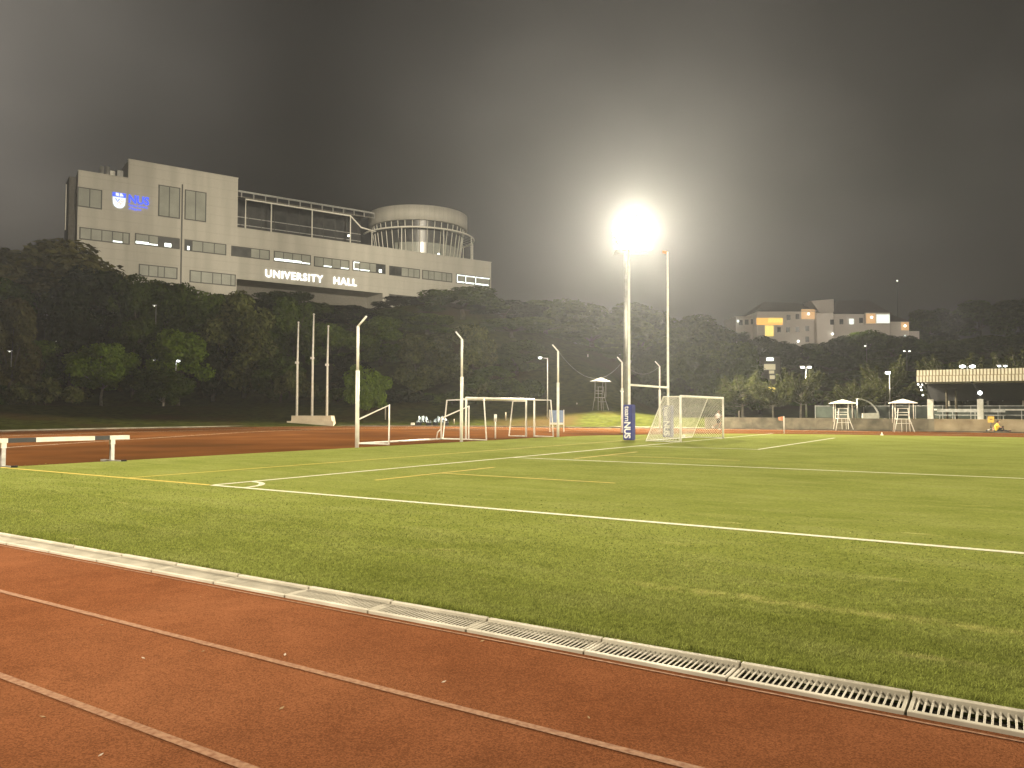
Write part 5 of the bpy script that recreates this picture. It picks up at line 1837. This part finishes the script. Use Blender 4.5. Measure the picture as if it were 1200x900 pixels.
def make_tree(name, kind, seed, leafm, barkm, label, cat='tree', group=None):
    """prototype about 10 m wide; broad trees 11 m tall"""
    rr = random.Random(seed)
    lobes, tg = [], []
    mb = MB()
    if kind == 'broad':          # wide dome carried on limbs
        for k in range(20):
            a = rr.uniform(0, 2 * PI)
            q = math.sqrt(rr.random()) * 3.6
            z = 5.2 + 4.2 * (1 - (q / 4.4) ** 2) * rr.uniform(.35, 1.0)
            r = rr.uniform(1.1, 1.9)
            lobes.append(((q * math.cos(a), q * math.sin(a), z), (r, r, r * .72)))
        for k in range(8):
            a = 2 * PI * k / 8 + rr.uniform(-.3, .3)
            r = rr.uniform(1.0, 1.5)
            lobes.append(((3.5 * math.cos(a), 3.5 * math.sin(a), rr.uniform(3.0, 5.2)), (r, r, r * .8)))
        tg = [l[0] for l in lobes[::4]]
        limbs(mb, (0, 0, -.4), tg, .24, 3.0, seed)
        cm = leaf_cloud('crown', lobes, 8500, .52, .30, leafm, seed)
    elif kind == 'tall':         # upright bushy tree, foliage nearly to the ground
        for k in range(26):
            z = rr.uniform(1.6, 9.8)
            q = (3.9 * math.sin(PI * min(1, (z - .2) / 11.5)) ** .7) * rr.uniform(.25, .95)
            a = rr.uniform(0, 2 * PI)
            r = rr.uniform(1.0, 1.75)
            lobes.append(((q * math.cos(a), q * math.sin(a), z), (r, r, r * .9)))
        tg = [l[0] for l in lobes[::5]]
        limbs(mb, (0, 0, -.4), tg, .22, 2.6, seed)
        cm = leaf_cloud('crown', lobes, 9500, .50, .28, leafm, seed, droop=.25)
    elif kind == 'round':        # clipped round crown on a short thin trunk
        for k in range(26):
            a = rr.uniform(0, 2 * PI)
            z = rr.uniform(3.2, 8.2)
            q = 4.2 * math.sqrt(max(0, 1 - ((z - 5.6) / 3.6) ** 2)) * rr.uniform(.55, .95)
            r = rr.uniform(.9, 1.35)
            lobes.append(((q * math.cos(a), q * math.sin(a), z), (r, r, r * .85)))
        for k in range(5):
            a = rr.uniform(0, 2 * PI)
            lobes.append(((1.3 * math.cos(a), 1.3 * math.sin(a), rr.uniform(2.2, 3.4)), (.8, .8, .7)))
        lobes.append(((0, 0, 5.6), (3.4, 3.4, 2.9)))
        tg = [l[0] for l in lobes[:24:4]]
        limbs(mb, (0, 0, -.4), tg, .16, 2.2, seed)
        cm = leaf_cloud('crown', lobes, 10000, .42, .26, leafm, seed)
    elif kind == 'shrub':        # low spreading mass
        for k in range(24):
            a = rr.uniform(0, 2 * PI)
            q = math.sqrt(rr.random()) * 4.2
            r = rr.uniform(.7, 1.2)
            lobes.append(((q * math.cos(a), q * math.sin(a) * .6, rr.uniform(.7, 2.6) * (1 - (q / 6) ** 2)), (r, r, r * .7)))
        tg = [l[0] for l in lobes[::4]]
        limbs(mb, (0, 0, -.3), tg, .10, .5, seed)
        cm = leaf_cloud('crown', lobes, 5200, .50, .28, leafm, seed)
    else:                        # feathery: tiers of rising branches carrying flat sprays
        V = []
        rng = np.random.default_rng(seed)
        limbs(mb, (0, 0, -.4), [], .13, 3.4, seed)
        nb_ = 30
        for k in range(nb_):
            a = 2 * PI * k * .382 + rr.uniform(-.3, .3)
            h0 = rr.uniform(2.4, 4.4)
            ln = rr.uniform(3.2, 5.4) * (1.0 - .30 * (h0 - 2.4) / 2)
            el = rr.uniform(.10, .42) + (h0 - 2.4) * .30
            st_ = Vector((0, 0, h0 - .7))
            en = st_ + Vector((math.cos(a) * math.cos(el), math.sin(a) * math.cos(el), math.sin(el))) * ln
            md = st_.lerp(en, .5) - Vector((0, 0, .25))
            br = [st_.lerp(md, q / 4) if q <= 4 else md.lerp(en, (q - 4) / 4) for q in range(9)]
            en2 = en + Vector((0, 0, .35))
            br[-1] = en2
            mb.tube(br, [.05 - .005 * q for q in range(9)], 5)
            m = 260
            tt = rng.uniform(.22, 1.05, m)
            P = np.array([tuple(p) for p in br])
            ti = np.clip(tt, 0, .999) * 8
            i0 = ti.astype(int)
            f = (ti - i0)[:, None]
            pos = P[i0] * (1 - f) + P[i0 + 1] * f
            wdt = .62 * np.sin(PI * np.clip(tt, .02, .98)) ** .6 + .12
            pos[:, 0] += rng.normal(0, .5, m) * wdt * .8
            pos[:, 1] += rng.normal(0, .5, m) * wdt * .8
            pos[:, 2] += rng.normal(0, .09, m) + .05
            out = np.array([math.cos(a), math.sin(a), .35])
            t_ = out + rng.normal(0, .5, (m, 3))
            t_ /= np.linalg.norm(t_, axis=1, keepdims=True)
            b_ = np.cross(t_, np.array([0, 0, 1.0]) + rng.normal(0, .5, (m, 3)))
            b_ /= np.linalg.norm(b_, axis=1, keepdims=True)
            v = np.zeros((m, 4, 3))
            v[:, 0] = pos - t_ * .18
            v[:, 1] = pos + b_ * .07
            v[:, 2] = pos + t_ * .18
            v[:, 3] = pos - b_ * .07
            V.append(v)
        cm = quads_mesh('crown', np.concatenate(V), leafm)
    t = thing(name, label, cat, (0, 0, -50), 0, group)
    part(mb, 'trunk', barkm, t)
    link('crown', cm, t)
    return t


TOPS = {'broad': 10.6, 'tall': 11.2, 'round': 9.4, 'shrub': 3.3, 'feather': 7.6}
PROTO = {}


def tree(kind, variant, leaf, name, px, ptop, wpx, Y, label, group=None, cat='tree', pbase=None, bark=None, zbase=None):
    key = (kind, variant, leaf)
    leafm = {'d': M_LEAF, 'k': M_LEAF_K, 'l': M_LEAF_L, 'b': M_LEAF_B, 'p': M_LEAF_P, 'f': M_LEAF_F}[leaf]
    x = at(px, 450, Y).x
    zb = H(x, Y) if zbase is None else zbase
    if pbase is not None:
        zb = at(px, pbase, Y).z
    zt = at(px, ptop, Y).z
    w = wpx * Y / FPX / 9.6
    hz = max(.25, (zt - zb) / TOPS[kind])
    if key not in PROTO:
        PROTO[key] = make_tree(name, kind, hash(key) % 1 + 11 * variant + len(kind) + ord(leaf), leafm, bark or M_BARK, label, cat, group)
        r = PROTO[key]
        r.location = (x, Y, zb)
        r.scale = (w, w, hz)
        r.rotation_euler = (0, 0, random.uniform(0, 6))
    else:
        r = dup(PROTO[key], (x, Y, zb), random.uniform(0, 6.2), label, None, (w, w, hz))
        r.name = name
        if cat:
            r['category'] = cat
        if group:
            r['group'] = group
        elif 'group' in r:
            del r['group']
    return r


# single trees one can tell apart, on the bank at the left
tree('round', 0, 'l', 'round_tree', 119, 397, 88, 98, 'flat-topped light green tree on a short pale trunk above the barrier', pbase=473, bark=M_BARK_P)
tree('broad', 0, 'l', 'leafy_tree', 209, 379, 80, 99.5, 'taller light green tree with lamps shining through its crown')
tree('round', 1, 'd', 'small_tree', 191, 427, 82, 93, 'small dark round tree on a thin pale trunk low on the grass bank', pbase=485, bark=M_BARK_P)
tree('tall', 0, 'b', 'brownish_tree', 12, 345, 84, 95.5, 'brownish olive tree cut by the left edge of the photo')
tree('shrub', 0, 'p', 'spreading_shrub', 52, 441, 100, 94, 'low spreading shrub with pale leaves left of the flat-topped tree', cat='shrub')
tree('shrub', 1, 'd', 'spreading_shrub', -12, 446, 60, 93, 'low dark shrub at the left edge under the brownish tree', cat='shrub')
tree('tall', 1, 'p', 'speckled_tree', 286, 338, 104, 104, 'dark tree with pale speckled leaves left of the flag poles')
tree('tall', 2, 'd', 'leafy_tree', 342, 348, 88, 108, 'dark tree standing straight behind the flag poles')
tree('shrub', 2, 'p', 'flowering_shrub', 346, 430, 52, 96, 'pale leafed shrub low behind the flag poles', cat='shrub', zbase=3.2)
tree('round', 2, 'l', 'domed_shrub', 430, 424, 62, 92, 'domed olive shrub behind the leftmost bent-top pole', cat='shrub', pbase=500)
tree('tall', 3, 'p', 'speckled_tree', 492, 388, 96, 99, 'dark speckled tree between the two leftmost bent-top poles')
tree('tall', 4, 'p', 'speckled_tree', 556, 378, 84, 98, 'dark speckled tree right behind the second bent-top pole')
tree('broad', 1, 'd', 'leafy_tree', 388, 372, 76, 106, 'mid green tree between the flag poles and the leftmost bent-top pole')
tree('tall', 5, 'd', 'leafy_tree', 446, 366, 84, 108, 'dark tree rising right behind the leftmost bent-top pole')
tree('broad', 2, 'd', 'dome_tree', 542, 335, 112, 121, 'wide dark dome tree in front of the right end of the big hall')
tree('broad', 3, 'b', 'dome_tree', 44, 272, 208, 119, 'largest dark dome tree at the left beside the end of the big hall')
# the wood under the hall: trees nothing tells apart
GW_ = 'dark trees of the wood below the big hall'
LW_ = 'dark tree in the dense wood on the slope below the big pale hall'
for i, (px, pt, w_, Y, k, lf) in enumerate(((-30, 300, 130, 112, 'broad', 'd'), (112, 300, 120, 112, 'broad', 'd'), (160, 318, 86, 110, 'tall', 'd'), (82, 352, 90, 106, 'tall', 'd'),
                                           (205, 330, 86, 112, 'tall', 'd'), (240, 336, 84, 112, 'broad', 'd'), (316, 345, 88, 116, 'broad', 'd'), (366, 352, 92, 118, 'broad', 'd'),
                                           (412, 356, 92, 119, 'broad', 'd'), (456, 362, 92, 118, 'broad', 'd'), (500, 366, 90, 116, 'tall', 'd'), (592, 352, 96, 124, 'broad', 'd'), (155, 372, 80, 104, 'tall', 'd'), (250, 378, 80, 103, 'tall', 'd'),
                                           (50, 395, 90, 103, 'tall', 'd'), (-30, 380, 80, 104, 'tall', 'd'), (410, 410, 80, 100, 'tall', 'd'), (330, 415, 70, 101, 'tall', 'd'),
                                           (470, 452, 90, 95, 'shrub', 'd'), (530, 455, 80, 95, 'shrub', 'd'), (395, 452, 60, 96, 'shrub', 'd'),
                                           (270, 338, 80, 124, 'broad', 'd'), (180, 325, 90, 124, 'broad', 'd'), (478, 350, 90, 138, 'broad', 'd'), (330, 338, 80, 126, 'broad', 'd'))):
    tree(k, 10 + i % 3, 'k' if i % 5 in (1, 3) else lf, 'wood_tree', px, pt, w_, Y, LW_, GW_)
GM_ = 'misty trees behind the goal posts'
LM_ = 'dark tree dissolving in the mist behind the floodlit goal posts'
for i, (px, pt, w_, Y, k) in enumerate(((606, 400, 90, 106, 'tall'), (640, 372, 110, 128, 'broad'), (694, 385, 110, 126, 'broad'), (742, 372, 120, 130, 'broad'), (796, 378, 110, 128, 'broad'), (668, 408, 80, 132, 'tall'),
                                       (720, 415, 80, 124, 'tall'), (768, 402, 90, 118, 'tall'), (812, 408, 90, 108, 'tall'), (845, 392, 100, 124, 'broad'), (870, 412, 76, 100, 'tall'), (780, 440, 90, 104, 'shrub'), (840, 440, 90, 98, 'tall'),
                                       (615, 440, 90, 100, 'shrub'), (600, 372, 90, 118, 'broad'), (575, 430, 80, 97, 'tall'), (730, 350, 120, 150, 'broad'), (650, 345, 120, 150, 'broad'), (805, 362, 120, 150, 'broad'))):
    tree(k, 10 + i % 3, 'd', 'misty_tree', px, pt, w_, Y, LM_, GM_)
GH_ = 'dark trees on the hill under the hostel'
LH_ = 'dark crown on the far hill around the distant lit hostel'
for i, (px, pt, w_, Y) in enumerate(((866, 388, 50, 196), (892, 392, 52, 196), (918, 397, 46, 198), (948, 400, 52, 198), (982, 393, 52, 196), (1013, 384, 62, 196), (1046, 390, 58, 196), (1080, 396, 56, 196), (1112, 398, 60, 194),
                                    (880, 412, 60, 170), (925, 414, 66, 170), (972, 416, 66, 170), (1020, 412, 70, 168), (1066, 414, 70, 168), (1110, 410, 76, 168), (1160, 392, 84, 190), (1205, 388, 84, 190),
                                    (900, 436, 70, 140), (950, 436, 76, 140), (1000, 432, 76, 140), (1050, 434, 80, 138), (1100, 430, 80, 138), (1150, 420, 90, 140), (1200, 416, 90, 140),
                                    (1100, 362, 80, 262), (1150, 350, 90, 266), (1200, 345, 90, 266), (1250, 345, 90, 262), (1085, 368, 60, 262), (890, 452, 70, 112), (960, 455, 70, 112), (1020, 452, 70, 112), (1075, 452, 70, 110), (1130, 450, 70, 110), (1190, 450, 70, 110))):
    tree('broad' if i % 4 else 'tall', 10 + i % 3, 'd', 'hill_tree', px, pt, w_, Y, LH_, GH_)
# feathery trees behind the far wall and the pavilion
for i, (px, pt, w_, Y, pb, lb_) in enumerate(((938, 424, 84, 82, 489, 'feathery tree whose branches cross the double-headed lamp post'), (906, 438, 66, 81, 489, 'feathery tree in front of the lit stair tower'),
                                            (1000, 438, 92, 83, 489, 'low wide feathery tree just above the curved shelter'), (1037, 412, 84, 87, 489, 'taller feathery tree around the bright lamp near the pavilion'),
                                            (1112, 403, 110, 92, 489, 'feathery tree rising behind the left end of the pavilion roof'), (1158, 412, 84, 94, 489, 'smaller feathery tree behind the middle of the pavilion roof'),
                                            (1198, 398, 110, 92, 489, 'feathery tree at the right edge behind the pavilion roof'), (870, 430, 90, 84, 489, 'dim feathery tree in the mist right of the netted goal'))):
    tree('feather', i % 4, 'f', 'feathery_tree', px, pt, w_, Y, lb_, 'feathery trees behind the far wall', bark=M_BARK_P, zbase=0.9)

# ------------------------------------------------------------------ haze, lights, sky
mh, nth, bh = new_mat('haze_air')
nth.nodes.remove(bh)
vol = nth.nodes.new('ShaderNodeVolumePrincipled')
vol.inputs['Color'].default_value = (0.86, 0.90, 1.0, 1)
vol.inputs['Density'].default_value = 0.00042
vol.inputs['Anisotropy'].default_value = 0.66
nth.links.new(vol.outputs['Volume'], nth.nodes['Material Output'].inputs['Volume'])
mh.cycles.homogeneous_volume = True
hz = MB().box((-640, -410, -1.4), (660, 720, 62))
struct('haze', hz.mesh('haze', mh), 'stuff')


def flood(name, pos, aim, power, size=170, col=(1.0, 0.88, 0.66), r=1.2, blend=0.5):
    l = bpy.data.lights.new(name, 'SPOT')
    l.energy = power
    l.color = col
    l.spot_size = math.radians(size)
    l.spot_blend = blend
    l.shadow_soft_size = r
    o = bpy.data.objects.new(name, l)
    COL.objects.link(o)
    o.location = pos
    o.rotation_euler = (Vector(aim) - Vector(pos)).to_track_quat('-Z', 'Y').to_euler()
    return o


WARM_ = (1.0, 0.88, 0.66)
flood('flood_and_fill_beam', LAMP_POS + Vector((-.1, -2.3, -.2)), F(28, 22, 0), 245000, 175, (1.0, 0.875, 0.63), blend=0.1, r=1.1)
flood('flood_and_fill_beam', (-45, 45, 26), F(18, 12, 0), 90000, 120, WARM_, blend=0.5)
flood('flood_and_fill_beam', (104, 30, 26), F(30, 30, 0), 560000, 95, WARM_, blend=0.5)
flood('flood_and_fill_beam', (36, -22, 25), F(14, 14, 0), 60000, 95, WARM_, blend=0.5)
flood('flood_and_fill_beam', (-29, -8, 25), F(16, -7, 0), 140000, 78, WARM_, blend=0.6)  # added fill light for the left turf, unseen and without a mast
for ks, kp in ((10, 330000), (36, 520000), (64, 850000)):
    flood('flood_and_fill_beam', (36, -22, 25.5), hall.location + HD * ks + Vector((0, 0, 19)), kp, 20, WARM_, blend=0.9)  # added narrow beams that brighten the hall front
for hx in (-28, 8, 34):  # added fill lights that brighten the hostel front, no lamps modelled
    l = bpy.data.lights.new('hostel_fill_lamp', 'POINT')
    l.energy = 3300
    l.color = (1.0, 0.88, 0.72)
    l.shadow_soft_size = 0.6
    o = bpy.data.objects.new('hostel_fill_lamp', l)
    COL.objects.link(o)
    o.location = (hb0.x + hx, HY - 17, hz0 + 10)

w = bpy.data.worlds.new('World')
scene.world = w
w.use_nodes = True
nt = w.node_tree
bg = nt.nodes['Background']
sky = nt.nodes.new('ShaderNodeTexSky')
sky.sky_type = 'NISHITA'
sky.sun_disc = False
sky.sun_elevation = math.radians(4)
sky.sun_rotation = math.radians(200)
sky.air_density = 1.0
sky.dust_density = 6.0
hs = nt.nodes.new('ShaderNodeHueSaturation')
hs.inputs['Saturation'].default_value = 0.12
nt.links.new(sky.outputs['Color'], hs.inputs['Color'])
mx = nt.nodes.new('ShaderNodeMix')
mx.data_type = 'RGBA'
mx.blend_type = 'MULTIPLY'
mx.inputs['Factor'].default_value = 1.0
mx.inputs['B'].default_value = (1.0, 0.88, 0.75, 1)
nt.links.new(hs.outputs['Color'], mx.inputs['A'])
# low cloud, patchy, lit by the town, with lamp glow patches painted in
tcw = nt.nodes.new('ShaderNodeTexCoord')
mpw = nt.nodes.new('ShaderNodeMapping')
mpw.inputs['Scale'].default_value = (1, 1, 1.5)
mpw.inputs['Location'].default_value = (0.35, 0.2, 0.1)
nt.links.new(tcw.outputs['Generated'], mpw.inputs['Vector'])
cn = nt.nodes.new('ShaderNodeTexNoise')
cn.inputs['Scale'].default_value = 1.8
cn.inputs['Detail'].default_value = 3.5
cn.inputs['Roughness'].default_value = 0.5
nt.links.new(mpw.outputs['Vector'], cn.inputs['Vector'])
cr_ = nt.nodes.new('ShaderNodeMapRange')
cr_.inputs['From Min'].default_value = 0.35
cr_.inputs['From Max'].default_value = 0.68
cr_.inputs['To Min'].default_value = 0.3
cr_.inputs['To Max'].default_value = 1.4
nt.links.new(cn.outputs['Fac'], cr_.inputs['Value'])
mc = nt.nodes.new('ShaderNodeVectorMath')
mc.operation = 'SCALE'
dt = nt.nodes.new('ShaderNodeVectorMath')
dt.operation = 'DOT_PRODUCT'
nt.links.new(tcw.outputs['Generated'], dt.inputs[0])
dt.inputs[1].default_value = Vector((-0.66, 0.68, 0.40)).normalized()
bank = nt.nodes.new('ShaderNodeMapRange')  # upper-left lamp glow put into the sky colour
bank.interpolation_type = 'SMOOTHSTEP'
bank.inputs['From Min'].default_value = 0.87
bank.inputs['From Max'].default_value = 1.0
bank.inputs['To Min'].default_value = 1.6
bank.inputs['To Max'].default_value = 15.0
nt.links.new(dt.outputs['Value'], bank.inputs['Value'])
mb_ = nt.nodes.new('ShaderNodeVectorMath')
mb_.operation = 'SCALE'
nt.links.new(mx.outputs['Result'], mb_.inputs[0])
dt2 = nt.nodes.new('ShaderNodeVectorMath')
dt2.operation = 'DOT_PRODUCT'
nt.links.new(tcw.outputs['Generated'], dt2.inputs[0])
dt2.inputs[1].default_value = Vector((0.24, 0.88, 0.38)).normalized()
lamp_glow = nt.nodes.new('ShaderNodeMapRange')  # glow around the visible mast put into the sky colour
lamp_glow.interpolation_type = 'SMOOTHSTEP'
lamp_glow.inputs['From Min'].default_value = 0.86
lamp_glow.inputs['From Max'].default_value = 1.0
lamp_glow.inputs['To Min'].default_value = 0.0
lamp_glow.inputs['To Max'].default_value = 7.0
nt.links.new(dt2.outputs['Value'], lamp_glow.inputs['Value'])
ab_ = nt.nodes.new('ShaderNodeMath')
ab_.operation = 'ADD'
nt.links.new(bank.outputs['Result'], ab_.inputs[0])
nt.links.new(lamp_glow.outputs['Result'], ab_.inputs[1])
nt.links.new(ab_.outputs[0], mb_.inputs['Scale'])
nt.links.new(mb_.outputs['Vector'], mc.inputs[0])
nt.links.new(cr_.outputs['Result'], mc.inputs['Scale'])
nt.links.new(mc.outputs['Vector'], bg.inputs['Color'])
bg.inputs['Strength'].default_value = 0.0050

sun = bpy.data.lights.new('night_sun', 'SUN')
sun.energy = 0.02
sun.angle = math.radians(0.5)
sun.color = (1.0, 0.93, 0.85)
so = bpy.data.objects.new('night_sun', sun)
COL.objects.link(so)
so.rotation_euler = (math.radians(86), 0, math.radians(200 - 180))

# ------------------------------------------------------------------ camera and render
cam = bpy.data.cameras.new('Camera')
cam.sensor_width = 36
cam.lens = FPX / 1200 * 36
cam.clip_start = 0.05
cam.clip_end = 3000
co = bpy.data.objects.new('Camera', cam)
COL.objects.link(co)
co.matrix_world = Matrix.Translation((0, 0, CAMH)) @ Matrix.Rotation(PI / 2 + PITCH, 4, 'X') @ Matrix.Rotation(ROLL, 4, 'Z')
scene.camera = co
vs_ = scene.view_settings
vs_.view_transform = 'Standard'
vs_.look = 'None'
vs_.exposure = 0.16
vs_.gamma = 1.0
vs_.use_curve_mapping = False
cy = scene.cycles
cy.use_denoising = True
cy.max_bounces = 5
cy.diffuse_bounces = 2
cy.glossy_bounces = 2
cy.transmission_bounces = 3
cy.transparent_max_bounces = 8
cy.volume_bounces = 1
cy.sample_clamp_indirect = 4.0
cy.caustics_reflective = False
cy.caustics_refractive = False
cy.use_light_tree = True
